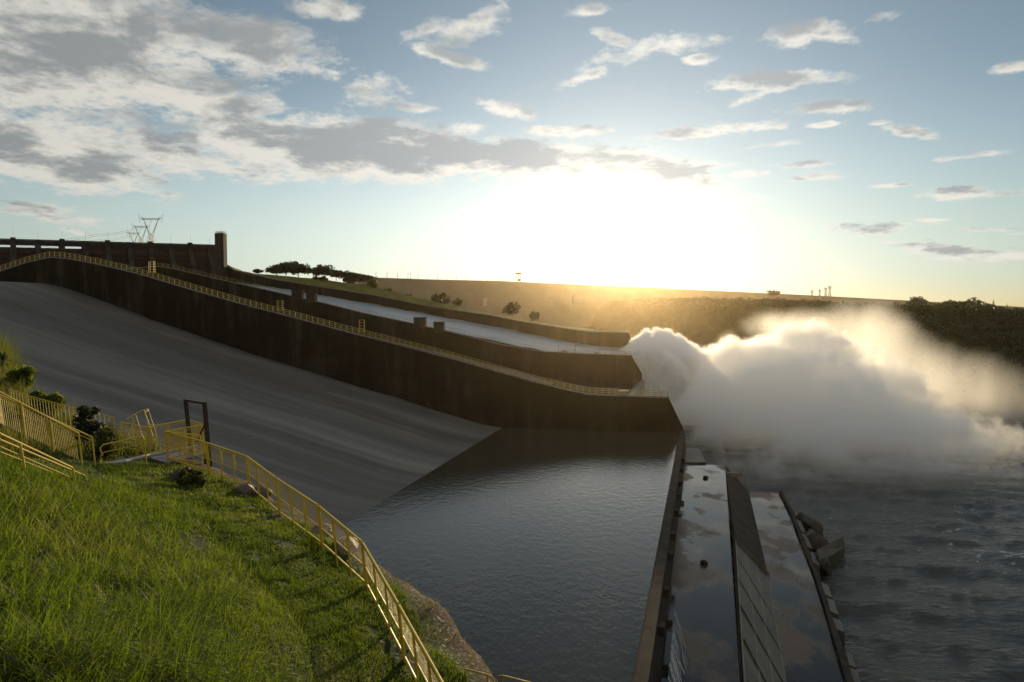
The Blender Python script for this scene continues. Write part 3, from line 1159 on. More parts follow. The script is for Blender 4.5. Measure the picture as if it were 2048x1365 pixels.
# rim wall of the lower slab
rim = [atz(x, y, S2z) for x, y in [(1558, 986), (1580, 1030), (1604, 1095), (1628, 1155), (1650, 1225), (1668, 1290), (1690, 1365)]]
rim.append(rim[-1] - d2 * 40)
rt = thing('slab_rim_wall', 'broken concrete rim wall along the river edge of the lower slab', 'wall', tuple(rim[0]))
ro = np.array(rt.location)
mb = MB()
for i in range(len(rim) - 1):
    a, b = rim[i], rim[i + 1]
    nseg = max(2, int(np.linalg.norm(b - a) / 2.5))
    for s in range(nseg):
        p, q = a + (b - a) * s / nseg, a + (b - a) * (s + 1) / nseg
        h_ = 0.8 + 0.45 * NZ(p * 0.23)
        w_ = 0.9 + 0.7 * NZ(p * 0.31 + 7)
        mb.prism([p - ro + (0, 0, -8), p - ro + (0.0, 0, h_), p - ro + (w_, 0, h_ * 0.9), p - ro + (w_ + 1.3, 0, -4.6)], (q - p) * 0.985)
mb.build('rim_body', M['conc_dark'], rt)
mb = MB()
for i in range(1, len(rim) - 1):
    a, b = rim[i], rim[i + 1]
    for s in (0.1, 0.55):
        if i in (2, 4) and s > .5:
            continue
        p = a + (b - a) * s
        q = a + (b - a) * (s + 0.38)
        mb.prism([p - ro + (1.1, 0, -0.3), p - ro + (2.5, 0, -0.9), p - ro + (2.8, 0, -5.0), p - ro + (1.1, 0, -5.0)], q - p)
mb.build('rim_block', M['conc_brown'], rt)


def rock(name, c, size, seed, m, label, cat='rock', sharp=1.0, group=None):
    bm = bmesh.new()
    bmesh.ops.create_icosphere(bm, subdivisions=4, radius=1.0)
    rr_ = np.random.default_rng(seed)
    planes = rr_.normal(size=(11, 3))
    planes /= np.linalg.norm(planes, axis=1, keepdims=True)
    offs = rr_.uniform(0.55, 0.9, 11)
    for v in bm.verts:
        p = np.array(v.co)
        for pl, of in zip(planes, offs):
            d = p.dot(pl) - of
            if d > 0:
                p = p - pl * d * sharp
        p = p * (1 + 0.14 * NZ.fbm(p * 2.0 + seed, 4))
        v.co = Vector(p * np.array(size))
    me = bpy.data.meshes.new(name)
    bm.to_mesh(me)
    bm.free()
    me.materials.append(m)
    o = bpy.data.objects.new(name, me)
    o.location = Vector(c)
    link(o)
    if label:
        tag(o, label, cat, group)
    return o


for (x, y, sz, lab, sd) in [(1612, 1050, (3.0, 7.5, 2.9), 'sloping brown rock slab against the rim wall near the spray', 1), (1628, 1085, (3.0, 4.6, 3.0), 'dark jagged rock in the water between the rim wall and pointed slab', 2),
                            (1640, 1130, (2.2, 4.6, 2.4), 'narrow reddish rock below the pointed slab at the rim wall', 4)]:
    p = atz(x, y, RIVER_Z + 1.5)
    rock('river_rock', p, sz, sd, M['rock'], lab, group='rocks by the lower slab')
p0, p1, p2, p3 = atz(1633, 1100, -10), atz(1688, 1073, -10.5), atz(1690, 1095, -12.5), atz(1640, 1125, -12)
mb = MB()
mb.prism([p0, p1, p2, p3], (0.5, 1.5, -6))
tag(mb.build('broken_slab', M['conc_brown']), 'tilted pointed piece of broken slab jutting over the river', 'slab')
# two dark boxes on the upper slab
for x, y, lab in [(1411, 957, 'small dark box with a shadow on the far end of upper slab'), (1408, 1129, 'small dark box standing midway on the wet upper slab')]:
    p = atz(x, y, S1z)
    mb = MB()
    mb.box((0, 0, 0.3), (1.0, 1.0, 0.6), 0.7, 0.92)
    mb.box((0, 0, 0.65), (0.5, 0.5, 0.12), 0.7)
    o = mb.build('marker_box', M['conc_dark'])
    o.location = Vector(p)
    tag(o, lab, 'box', 'boxes on the upper slab')
# water spilling over the lip at the near end
sp = MB()
s_a = atz(1318, 1205, 0.5)
gs_ = np.random.default_rng(8)
for st_ in range(46):
    v = gs_.random()
    src = s_a - ld * (1 + 30 * v) + perp * 2.1
    w = gs_.uniform(0.10, 0.34) * (0.5 + v)
    n_ = 9
    P = np.zeros((n_, 2, 3))
    kick = gs_.uniform(0.3, 1.9)
    for i in range(n_):
        u = i / (n_ - 1)
        c = src + perp * kick * u - np.array([0, 0, 0.1 + 7.0 * u ** 1.5]) + gs_.normal(size=3) * 0.10 * u - ld * u * gs_.uniform(0.2, 0.8)
        P[i, 0] = c - ld * w * (0.3 + u)
        P[i, 1] = c + ld * w * (0.3 + u)
    sp.grid(P)
tag(sp.build('spill_water', M['white'], smooth=True), 'thin white trickle of water spilling over the near end of the lip', 'water')

# ------------------------------------------------------------------ near bank
CT = []   # control points of the ground (X, Y, z)
for px, py, Y in [(340, 926, 27), (418, 951, 26), (499, 982, 24.4), (558, 1034, 21.7), (643, 1096, 19.5), (732, 1179, 17.5), (806, 1325, 14.3)]:
    CT.append(at(px, py, Y))
for x, y, z in [(-2.4, 11.5, 32.2), (-1.2, 8.5, 33.2), (1.0, 5.0, 34.6), (0, 0, 37.6), (-4, -4, 38.6), (-6, 4, 37.3), (-5, 7, 36.4), (-3.0, 8.5, 34.9), (-4.5, 12, 34.1), (-7, 12, 35.2),
                (-6.5, 16, 33.8), (-10, 16, 35.2), (-9.5, 21, 33.6), (-14, 14, 36.9), (-14.5, 20, 35.2), (-12.6, 24, 33.9), (-18, 24, 34.8), (-15.2, 27, 33.75), (-20, 29, 34.3),
                (-24, 27, 35.1), (-24, 33, 35.0), (-30, 38, 35.6), (-34, 46, 36.0), (-22, 16, 38.5), (-30, 24, 38), (-42, 50, 37),
                (4, 6, 33.6), (8, 2, 35.2), (14, -6, 36), (-0.3, 14, 31.4), (2, 10.5, 31.6), (-4.4, 18.6, 32.3), (-20, -10, 41), (10, -14, 38), (-40, 20, 40)]:
    CT.append(np.array([x, y, z], float))
CT = np.array(CT)


def tps(P, Z):
    n = len(P)
    d = np.linalg.norm(P[:, None] - P[None], axis=2)
    K = d * 1.0 + 0.0
    A = np.zeros((n + 3, n + 3))
    A[:n, :n] = K - np.eye(n) * 0.25
    A[:n, n], A[:n, n + 1:] = 1, P
    A[n, :n], A[n + 1:, :n] = 1, P.T
    w = np.linalg.solve(A, np.concatenate([Z, [0, 0, 0]]))

    def f(Q):
        Q = np.asarray(Q, float)
        s = Q.shape[:-1]
        q = Q.reshape(-1, 2)
        out = np.concatenate([np.linalg.norm(c[:, None] - P[None], axis=2) @ w[:n] + w[n] + c @ w[n + 1:] for c in np.array_split(q, max(1, len(q) // 20000))])
        return out.reshape(s)
    return f


ZB = tps(CT[:, :2], CT[:, 2])
RIM = np.array([(-70, 90), (-42, 54), (-28, 36.5), (-21.5, 32.5), (-16.5, 30.6), (-12.6, 28.0), (-10.0, 25.6), (-7.9, 23.2), (-5.7, 20.9), (-4.0, 19.8), (-3.0, 19.2), (-2.2, 18.2), (-1.35, 16.6), (-0.6, 15.2),
                (0.8, 12.5), (4, 8.2), (9, 4), (16, -2), (26, -14)], float)


def rim_d(Q):
    """signed distance beyond the rim of the bank (positive = over the edge)"""
    Q = np.asarray(Q, float)
    best = np.full(Q.shape[:-1], 1e9)
    sign = np.zeros(Q.shape[:-1])
    for a, b in zip(RIM[:-1], RIM[1:]):
        ab = b - a
        t = np.clip(((Q - a) @ ab) / (ab @ ab), 0, 1)
        pr = a + t[..., None] * ab
        d = np.linalg.norm(Q - pr, axis=-1)
        s = np.sign((ab[0]) * (Q[..., 1] - a[1]) - ab[1] * (Q[..., 0] - a[0]))
        m = d < best
        best = np.where(m, d, best)
        sign = np.where(m, s, sign)
    return best * sign


def ground(Q, rough=True):
    Q = np.asarray(Q, float)
    z = ZB(Q)
    d = rim_d(Q)
    if rough:
        p3 = np.concatenate([Q, np.zeros(Q.shape[:-1] + (1,))], -1)
        z = z + 0.22 * NZ.fbm(p3 * 0.55, 4, 0.5) * np.clip((6 - np.abs(d)) / 6 + 0.4, 0.25, 1)
        d = d + 0.5 * NZ.fbm(p3 * 0.9 + 4, 3, 0.5)
    e = np.maximum(0, d)
    return z - np.where(e < 0.6, e * e * 1.2, 0.432 + (e - 0.6) * 2.6)


# terrain sheet, fine near the rim
xs = np.concatenate([np.linspace(-75, -26, 40), np.linspace(-25.6, 6, 150), np.linspace(6.5, 40, 36)])
ys = np.concatenate([np.linspace(-25, 3, 30), np.linspace(3.2, 34, 150), np.linspace(34.6, 110, 60)])
XX, YY = np.meshgrid(xs, ys)
Q = np.stack([XX, YY], -1)
ZZ = np.maximum(ground(Q), -20.0)
P = np.concatenate([Q, ZZ[..., None]], -1)
rd = rim_d(Q)
keep = rd < 26
r, c = XX.shape
ii, jj = np.meshgrid(np.arange(r - 1), np.arange(c - 1), indexing='ij')
a = (ii * c + jj).reshape(-1)
fc = np.stack([a, a + 1, a + c + 1, a + c], 1)
kf = keep.reshape(-1)[fc].all(1)
m, N = mat('bank_ground')
rk = N.attr('rimd', 2)
p = N.pos()
g = N.noise(p, 1.1, 6.0, 0.6)
grass_c = N.ramp(g, [(0.3, (0.016, 0.030, 0.005)), (0.62, (0.05, 0.075, 0.012)), (0.8, (0.075, 0.065, 0.02))])
earth_c = N.ramp(N.noise(p, 3.0, 8.0, 0.65), [(0.3, (0.03, 0.018, 0.011)), (0.7, (0.12, 0.078, 0.05))])
sxp = N.new('ShaderNodeSeparateXYZ')
N.put(sxp.inputs[0], p)
rk = N.math('ADD', rk, N.maprange(sxp.outputs[0], -15.0, -19.0, 0.0, -6.0))
k1 = N.maprange(N.math('ADD', rk, N.math('MULTIPLY', N.noise(p, 0.9, 5.0, 0.6), 1.6)), 0.15, 0.75)
N.put(N.bsdf.inputs['Base Color'], N.mix(k1, grass_c, earth_c))
N.put(N.bsdf.inputs['Roughness'], N.maprange(N.noise(p, 9.0, 4.0, 0.6), 0.5, 0.7, 0.9, 0.55))
N.bsdf.inputs['Specular IOR Level'].default_value = 0.12
N.put(N.bsdf.inputs['Normal'], N.bump(N.noise(p, 6.0, 9.0, 0.75), 1.0, 0.22))
tag(fast_mesh('bank_terrain', P.reshape(-1, 3), [fc[kf]], m, None, True, {'rimd': rd.reshape(-1)}), 'steep grassy bank in front with a rocky rim above the chute', 'bank', kind='structure')


# ------------------------------------------------------------------ grass
def blades(name, XY, length, width, mat_, label, bend=0.6, lean=(0.25, -0.1), attr_scale=0.35, zoff=-0.03, kind='stuff', cat='grass', tone_shift=0.0, segs=4):
    n = len(XY)
    g = RNG
    z = ground(XY)
    base = np.concatenate([XY, (z + zoff)[:, None]], 1)
    L = length * g.uniform(0.55, 1.25, n)
    Wd = width * g.uniform(0.7, 1.3, n)
    az = g.uniform(0, 2 * np.pi, n)
    out = np.stack([np.cos(az), np.sin(az), np.zeros(n)], 1)
    out[:, 0] += lean[0]
    out[:, 1] += lean[1]
    bd = bend * g.uniform(0.15, 1.3, n)
    side = np.stack([-out[:, 1], out[:, 0], np.zeros(n)], 1)
    side /= np.linalg.norm(side, axis=1, keepdims=True)
    tw = g.uniform(-0.8, 0.8, n)
    side = side * np.cos(tw)[:, None] + out * np.sin(tw)[:, None]
    V = np.zeros((n, 2 * segs + 1, 3))
    for s in range(segs + 1):
        u = s / segs
        ang = bd * u * 1.5
        # arc: rise then droop
        h = L * u * np.cos(ang * 0.75)
        o = L * u * np.sin(ang)
        cen = base + np.stack([np.zeros(n), np.zeros(n), h], 1) + out * o[:, None]
        w = Wd * (1 - u ** 1.6) * 0.5
        if s < segs:
            V[:, 2 * s] = cen - side * w[:, None]
            V[:, 2 * s + 1] = cen + side * w[:, None]
        else:
            V[:, 2 * segs] = cen
    k = 2 * segs + 1
    off = (np.arange(n) * k)[:, None]
    quads = np.concatenate([off + np.array([[2 * s, 2 * s + 1, 2 * s + 3, 2 * s + 2]]) for s in range(segs - 1)], 0)
    tris = off + np.array([[2 * segs - 2, 2 * segs - 1, 2 * segs]])
    patch = NZ.fbm(np.concatenate([XY * attr_scale, np.zeros((n, 1))], 1) + 31, 3, 0.5)
    tone = np.clip(0.44 + patch * 1.1 + g.normal(0, 0.23, n) + tone_shift, 0, 1)
    tn = np.repeat(tone[:, None], k, 1).reshape(-1)
    o = fast_mesh(name, V.reshape(-1, 3), [quads, tris], mat_, None, False, {'tone': tn})
    return tag(o, label, cat, kind=kind)


def scatter(n, rmin, rmax, amin, amax, power=1.0):
    """points on the bank, denser towards the lookout"""
    u = RNG.random(n)
    r = rmin * (rmax / rmin) ** (u ** power)
    a = RNG.uniform(amin, amax, n)
    q = np.stack([np.sin(a) * r, np.cos(a) * r], 1)
    return q


q = scatter(260000, 4.0, 36, math.radians(-56), math.radians(12), 0.8)
d = rim_d(q)
pn = NZ.fbm(np.concatenate([q * 0.5, np.zeros((len(q), 1))], 1) + 50, 4, 0.55)
FENCE_XY = np.array([at(px, 900, Y)[:2] for px, Y in [(335, 27.5), (418, 26), (499, 24.4), (558, 21.7), (643, 19.5), (732, 17.5), (806, 14.3), (905, 11.5), (1120, 8.0)]])


def poly_d(Q, PL):
    best = np.full(len(Q), 1e9)
    for a, b in zip(PL[:-1], PL[1:]):
        ab = b - a
        t = np.clip(((Q - a) @ ab) / (ab @ ab), 0, 1)
        best = np.minimum(best, np.linalg.norm(Q - (a + t[:, None] * ab), axis=1))
    return best


fd = poly_d(q, FENCE_XY)
# tall rank grass uphill, short mown band along the fence
tall_w = np.clip((fd - 2.6 + 1.6 * pn) / 1.2, 0, 1)
inside = d < -0.55 + 0.5 * pn
clump = NZ.fbm(np.concatenate([q * 1.6, np.zeros((len(q), 1))], 1) + 80, 3, 0.5)
hole = clump < -0.28
sel_t = inside & (RNG.random(len(q)) < tall_w) & ~(hole & (RNG.random(len(q)) < .75))
sel_t &= (RNG.random(len(q)) < 0.72)
qt = q[sel_t][:110000]
rr = np.linalg.norm(qt, axis=1)
lt = (0.42 + 0.42 * np.clip(clump[sel_t][:110000] + 0.25, 0, 1)) * np.clip(1.05 - rr * 0.008, .7, 1.1) * np.clip((24 - qt[:, 1]) / 6, 0.3, 1)
blades('tall_grass', qt, lt, 0.012 + 0.00045 * rr, M['grass'], 'long tangled green grass covering the near slope', 1.25, (0.30, -0.25))
q5 = scatter(420000, 6.0, 31, math.radians(-32), math.radians(8), 1.0)
f5, d5 = poly_d(q5, FENCE_XY), rim_d(q5)
p5 = NZ.fbm(np.concatenate([q5 * 0.5, np.zeros((len(q5), 1))], 1) + 50, 4, 0.55)
b5 = NZ.fbm(np.concatenate([q5 * 0.9, np.zeros((len(q5), 1))], 1) + 90, 4, 0.6)
sel_s = (f5 < 4.2 + 1.5 * p5) & (d5 < -0.6 + 0.7 * p5) & (b5 > -0.42)
qs, ps = q5[sel_s][:170000], p5[sel_s][:170000]
rs = np.linalg.norm(qs, axis=1)
blades('short_grass', qs, 0.15 + 0.10 * ps, 0.008 + 0.0006 * rs, M['grass'], 'short mossy green turf along the uphill side of the fence', 0.7, (0.2, -0.2), tone_shift=0.08, segs=3)
# sparse dry stalks along the rim
q2 = scatter(30000, 12, 40, math.radians(-52), math.radians(2), 1.0)
d2_ = rim_d(q2)
pn2 = NZ.fbm(np.concatenate([q2 * 0.8, np.zeros((len(q2), 1))], 1) + 11, 4, 0.6)
s2 = (d2_ > -1.5) & (d2_ < 0.35) & (pn2 > 0.0)
blades('dry_rim_grass', q2[s2], 0.22, 0.012, M['weeds'], 'dry reddish tufts growing along the rocky rim', 0.8, tone_shift=0.3)
# tall weeds by the stair, upper left
q3 = np.stack([RNG.uniform(-44, -14, 60000), RNG.uniform(18, 54, 60000)], 1)
d3 = rim_d(q3)
pn3 = NZ.fbm(np.concatenate([q3 * 0.45, np.zeros((len(q3), 1))], 1) + 60, 4, 0.55)
s3 = (d3 < 1.2) & (d3 > -11) & (pn3 > -0.2) & ~((q3[:, 1] < 30) & (q3[:, 0] > -16.5))
hh = 0.5 + 1.3 * np.clip(pn3[s3] + 0.1, 0, 0.8) + np.clip((-q3[s3][:, 0] - 23) * 0.14, 0, 1.3)
blades('tall_weeds', q3[s3], hh, 0.03, M['weeds'], 'tall yellow green weeds massed above the stair rails', 0.45, (0.15, -0.1))


def shrub(name, label, c, rx, rz, n, lsize, m, seed, cat='shrub', group=None, stem=True):
    g = np.random.default_rng(seed)
    t = thing(name, label, cat, tuple(c), group)
    cl = g.normal(size=(14, 3))
    cl /= np.linalg.norm(cl, axis=1, keepdims=True)
    cl = cl * g.uniform(0.3, 0.85, (14, 1)) * np.array([rx, rx, rz]) + np.array([0, 0, rz * 1.05])
    foliage(t, cl, n, lsize, min(rx, rz) * 0.5, g, m, 'foliage')
    if stem:
        mb = MB()
        for k in range(5):
            e = cl[k]
            mb.tube([(0, 0, -0.2), (e[0] * .4, e[1] * .4, e[2] * .5), tuple(e)], 0.03 + 0.02 * rx, 5, 0.01)
        mb.build('stem', M['bark'], t)
    return t


def foliage(t, clumps, n, lsize, spread, g, m, name='crown', flat=1.0):
    nc = len(clumps)
    idx = g.integers(0, nc, n)
    v = g.normal(size=(n, 3))
    v /= np.linalg.norm(v, axis=1, keepdims=True)
    rad = spread * g.uniform(0.25, 1.0, (n, 1)) ** 0.6 * (0.7 + 0.5 * g.random((nc, 1))[idx])
    c = clumps[idx] + v * rad * np.array([1, 1, flat])
    nrm = v * 0.6 + g.normal(size=(n, 3)) * 0.6
    nrm /= np.linalg.norm(nrm, axis=1, keepdims=True)
    a = np.cross(nrm, g.normal(size=(n, 3)))
    a /= np.linalg.norm(a, axis=1, keepdims=True)
    b = np.cross(nrm, a)
    s = lsize * g.uniform(0.5, 1.3, (n, 1))
    V = np.stack([c - a * s, c + b * s * 0.45, c + a * s, c - b * s * 0.45], 1)
    k = np.arange(n * 4).reshape(n, 4)
    return fast_mesh(name, V.reshape(-1, 3), [k], m, t)


def tree(label, base, h, cw, seed, m, group, name='leafy_tree', flat=0.45, trunk_r=None, bare=0.35, n=1500, leaf=None, skew=0.0):
    g = np.random.default_rng(seed)
    t = thing(name, label, 'tree', tuple(base), group)
    mb = MB()
    tr = trunk_r or h * 0.028
    top = np.array([skew * h, 0, h * 0.62])
    mb.tube([(0, 0, -1.0), (skew * h * .3, 0, h * bare * .7), tuple(top)], tr, 6, tr * 0.45)
    clumps = []
    nl = 9
    for k in range(nl):
        az = 2 * math.pi * k / nl + g.uniform(-.3, .3)
        rad = cw * 0.5 * g.uniform(0.35, 0.95)
        e = np.array([skew * h + math.cos(az) * rad, math.sin(az) * rad, h * g.uniform(0.55, 0.92)])
        s = np.array([skew * h * bare, 0, h * g.uniform(bare, 0.6)])
        mb.tube([tuple(s), tuple((s + e) / 2 + np.array([0, 0, 0.06 * h])), tuple(e)], tr * 0.45, 5, tr * 0.12)
        clumps.append(e)
        for _ in range(2):
            clumps.append(e + g.normal(size=3) * np.array([cw * .13, cw * .13, h * .07]))
    clumps.append(np.array([skew * h, 0, h * 0.92]))
    mb.build('trunk', M['bark'], t)
    foliage(t, np.array(clumps), n, leaf or cw * 0.055, cw * 0.21, g, m, 'crown', flat)
    return t


# bushes by the stair
for (px, py, Y, rx, rz, lab, mm, sd) in [(176, 905, 27.0, 0.55, 1.05, 'dark columnar bush beside the yellow stair rails', 'leaf_dark', 3), (212, 925, 26.4, 0.7, 0.6, 'low leafy green bush behind the hoop handrail', 'leaf_olive', 4),
                                         (385, 985, 23.5, 0.6, 0.35, 'small yellow green tuft bush below the platform on the slope', 'leaf_olive', 5)]:
    p = at(px, py, Y)
    p[2] = ground(p[None, :2])[0]
    shrub('leafy_bush', lab, p, rx, rz, 1600, 0.09, M[mm], sd)
for (px, py, Y, rx, rz, lab, sd) in [(38, 786, 36.0, 1.0, 0.8, 'bright leafy shrub among tall weeds under the spiky plant', 31), (92, 800, 33.5, 0.7, 0.55, 'smaller bright leafy shrub at the downhill end of the weeds', 32)]:
    p = at(px, py, Y)
    p[2] = ground(p[None, :2])[0]
    shrub('leafy_bush', lab, p, rx, rz, 3200, 0.13, M['weed_leaf'], sd)
# palm-like plant at the far left
p = at(6, 760, 40)
p[2] = ground(p[None, :2])[0]
pt = thing('spiky_plant', 'dark spiky leaved plant rising above weeds on the left', 'plant', tuple(p))
mb = MB()
g = np.random.default_rng(5)
zt = at(6, 722, 40)[2] - p[2]
mb.tube([(0, 0, -.3), (0, 0, zt)], 0.07, 6)
mb.build('stem', M['bark'], pt)
mb = MB()
for k in range(34):
    az = g.uniform(0, 6.28)
    el = g.uniform(-0.5, 1.2)
    L = g.uniform(0.7, 1.15)
    o = np.array([math.cos(az) * math.cos(el), math.sin(az) * math.cos(el), math.sin(el)])
    sd = np.cross(o, (0, 0, 1.0))
    sd /= np.linalg.norm(sd) + 1e-6
    b0 = np.array([0, 0, zt - 0.1])
    p1, p2 = b0 + o * L * .5 + np.array([0, 0, .08]), b0 + o * L - np.array([0, 0, .25 * L])
    mb.add([b0 - sd * .03, b0 + sd * .03, p1 + sd * .06, p1 - sd * .06, p2], [(0, 1, 2, 3), (3, 2, 4)])
mb.build('leaf', M['leaf_dark'], pt)

# stones along the rim and on the slope
for i, (px, py, Y, sz, lab) in enumerate([(150, 800, 33.5, (1.0, 0.9, 0.5), 'dark wet rock at the edge by the upper stair fence'), (363, 972, 24.6, (0.5, 0.4, 0.35), 'dark boulder in the grass just below the platform'), (383, 976, 24.3, (0.4, 0.35, 0.3), 'flat dark stone beside the boulder below the platform'),
                                          (490, 994, 24.2, (0.42, 0.4, 0.3), 'grey stone at the foot of the fence near its first bend'), (520, 1003, 24.4, (0.5, 0.35, 0.3), 'grey brown stone just outside the fence near its first bend'),
                                          (640, 1062, 21.0, (0.5, 0.45, 0.3), 'pale glinting stone outside the fence midway along'), (690, 1112, 20.2, (0.45, 0.6, 0.28), 'grey flat stone outside the fence before the pool')]):
    p = at(px, py, Y)
    p[2] = ground(p[None, :2])[0] + 0.02
    rock('rim_stone', p, sz, 20 + i, M['rim_rock'] if i > 2 else M['rock'], lab, 'stone', 0.8)

# ------------------------------------------------------------------ main yellow mesh fence
fence = thing('mesh_fence', 'yellow tubular fence with wire mesh panels curving along the bank rim', 'fence', tuple(at(340, 926, 27)))
fo_ = np.array(fence.location)
FP = [np.array([*xy, 0.0]) for xy in FENCE_XY]
for p in FP:
    p[2] = ZB(p[None, :2])[0]
LEAN = np.array([-0.10, 0.03, 1.0])
FH = 1.3


def wires(mb, a0, b0, up, z0, z1, nh, nv, r=0.0022):
    d = b0 - a0
    for k in range(nh):
        h = z0 + (z1 - z0) * (k + 0.5) / nh
        mb.tube([a0 + up * h, b0 + up * h], r, 3, caps=False)
    for k in range(nv):
        q_ = a0 + d * (k + 0.5) / nv
        mb.tube([q_ + up * z0, q_ + up * z1], r, 3, caps=False)


def fence_run(root, org, pts, up, h, r=0.033, inter=2, mesh=True, mid=0.5, low=0.14, ends=True):
    for i in range(len(pts) - 1):
        a, b = pts[i] - org, pts[i + 1] - org
        d = (b - a)
        L = np.linalg.norm(d)
        e = d / L * 0.05
        a_, b_ = a + e, b - e
        for p in (a_, b_):
            mb = MB()
            mb.tube([p + up * -0.15, p + up * h], r, 6)
            mb.build('post', M['yellow'], root)
        for k in range(inter):
            q_ = a_ + (b_ - a_) * (k + 1) / (inter + 1)
            mb = MB()
            mb.tube([q_ + up * -0.3, q_ + up * h * 0.97], r * 0.8, 6)
            mb.tube([q_ + up * h * mid + d / L * 0.09, q_ + up * h * 0.95 + d / L * 0.09], r * 0.5, 5)
            mb.build('post', M['yellow'], root)
        mb = MB()
        mb.tube([a_ + up * h, b_ + up * h], r, 7)
        mb.tube([a_ + up * h * 0.93, b_ + up * h * 0.93], r * 0.45, 5)
        mb.tube([a_ + up * h * mid, b_ + up * h * mid], r * 0.6, 6)
        mb.tube([a_ + up * h * low, b_ + up * h * low], r * 0.8, 6)
        mb.build('rail', M['yellow'], root)
        if mesh:
            mb = MB()
            wires(mb, a_, b_, up, h * mid, h * 0.93, 13, int(L / 0.05))
            mb.build('wire_mesh', M['yellow'], root)


fence_run(fence, fo_, FP, LEAN, FH)

# platform railing, its deck and the rusty frame
zpl = at(334, 864, 27.3)[2] - 1.25
PLAT = [at(334, 864, 27.3), at(409, 846, 29.0), at(380, 836, 30.3), at(298, 854, 28.3), at(243, 841, 29.6)]
for p in PLAT:
    p[2] = zpl
plat = thing('platform_railing', 'yellow railing boxed round the small platform beside rusty frame', 'railing', tuple(PLAT[0]))
po = np.array(plat.location)
fence_run(plat, po, PLAT, np.array([-0.08, 0.02, 1.0]), 1.25, 0.031, 1, True, 0.45, 0.12)
fence_run(plat, po, [PLAT[0], at(407, 884, 27.0) * [1, 1, 0] + np.array([0, 0, zpl - .1])], np.array([-0.08, 0.02, 1.0]), 1.25, 0.031, 1, True, 0.45, 0.12)
mb = MB()
mb.prism([PLAT[0] - po + (0, -.1, -.02), PLAT[1] - po + (.1, 0, -.02), PLAT[2] - po + (0, .1, -.02), PLAT[3] - po + (-.1, 0, -.02)], (0, 0, -0.12))
mb.build('deck', M['steel'], plat)
mb = MB()
for p in PLAT[:4]:
    mb.tube([p - po + (0, 0, -.1), p - po + (0.1, 0, -4)], 0.06, 6)
mb.build('support_post', M['rust'], plat)
fr1, fr2 = at(381, 892, 29.2), at(418, 910, 27.6)
ft1, ft2 = at(371, 801, 29.2), at(409, 807, 27.6)
rf_ = thing('rusty_frame', 'dark rusty goal shaped frame standing over the platform', 'frame', tuple(fr1))
r0 = np.array(rf_.location)
for a, b, nm in ((fr1, ft1, 'upright'), (fr2, ft2, 'upright'), (ft1, ft2, 'lintel')):
    mb = MB()
    dd = (b - a) / np.linalg.norm(b - a)
    a2 = a - r0 + dd * (-.5 if nm == 'upright' else -.04)
    b2 = b - r0 + dd * 0.05
    s = np.array([0.055, -0.03, 0.0]) if nm == 'upright' else np.array([0, 0, 0.05])
    w = np.array([0.03, 0.055, 0]) if nm == 'upright' else np.array([0.03, 0.05, 0])
    mb.prism([a2 - s - w, a2 + s - w, a2 + s + w, a2 - s + w], b2 - a2)
    mb.build(nm, M['rust'], rf_)
mb = MB()
a, b = at(409, 850, 27.7), at(394, 885, 28.4)
mb.tube([a - r0, b - r0], 0.035, 6)
mb.build('brace', M['rust'], rf_)

# leaning ladder with safety hoops
lad = thing('caged_ladder', 'tilted yellow ladder end with curved safety hoops by the platform', 'ladder', tuple(at(316, 910, 28.2)))
l0 = np.array(lad.location)
b0, t0 = at(317, 911, 28.2), at(289, 826, 28.4)
side_v = np.array([-1.0, 0.35, -0.35])
side_v /= np.linalg.norm(side_v)
for k in (0, 1):
    mb = MB()
    o_ = side_v * 0.75 * k
    mb.tube([b0 - l0 + o_, t0 - l0 + o_], 0.026, 6)
    mb.build('stringer', M['yellow'], lad)
for s in (0.35, 0.62, 1.0):
    mb = MB()
    c = b0 + (t0 - b0) * s - l0
    pts = [c]
    for k in range(1, 10):
        a = math.pi * k / 10
        pts.append(c + side_v * (0.55 * (1 - math.cos(a))) + np.array([0.1, 0.6, 0.22]) * math.sin(a) * 0.9)
    pts.append(c + side_v * 1.1)
    mb.tube(pts, 0.022, 5)
    mb.build('hoop', M['yellow'], lad)
mb = MB()
for a in (0.25, 0.5, 0.75):
    an = math.pi * a
    off = side_v * (0.55 * (1 - math.cos(an))) + np.array([0.1, 0.6, 0.22]) * math.sin(an) * 0.9
    mb.tube([b0 + (t0 - b0) * 0.35 - l0 + off, t0 - l0 + off], 0.016, 5)
mb.build('cage_bar', M['yellow'], lad)

# stair handrails
def handrail(name, label, pts, posts, r=0.028, group=None, drop=1.05, infill=False):
    t = thing(name, label, 'handrail', tuple(np.array(pts[0]) - (0, 0, drop)), group)
    o_ = np.array(t.location)
    mb = MB()
    mb.tube([p - o_ for p in pts], r, 7)
    mb.build('rail', M['yellow'], t)
    mb = MB()
    mb.tube([p - o_ - np.array([0, 0, 0.12 if drop > 0.8 else 0.30]) for p in pts], r * 0.6, 6)
    mb.build('lower_rail', M['yellow'], t)
    for s in posts:
        k = s * (len(pts) - 1)
        i = min(int(k), len(pts) - 2)
        p = pts[i] + (pts[i + 1] - pts[i]) * (k - i)
        mb = MB()
        mb.tube([p - o_ + (0.09, 0, -drop), p - o_], r, 6)
        mb.build('post', M['yellow'], t)
    if infill:
        mb = MB()
        for s in np.linspace(0.30, 0.97, 56):
            k = s * (len(pts) - 1)
            i = min(int(k), len(pts) - 2)
            p = pts[i] + (pts[i + 1] - pts[i]) * (k - i) - o_
            mb.tube([p + (0.09, 0, -drop + 0.1), p - (0, 0, 0.1)], 0.008, 5)
        mb.build('infill_bar', M['yellow'], t)
    return t


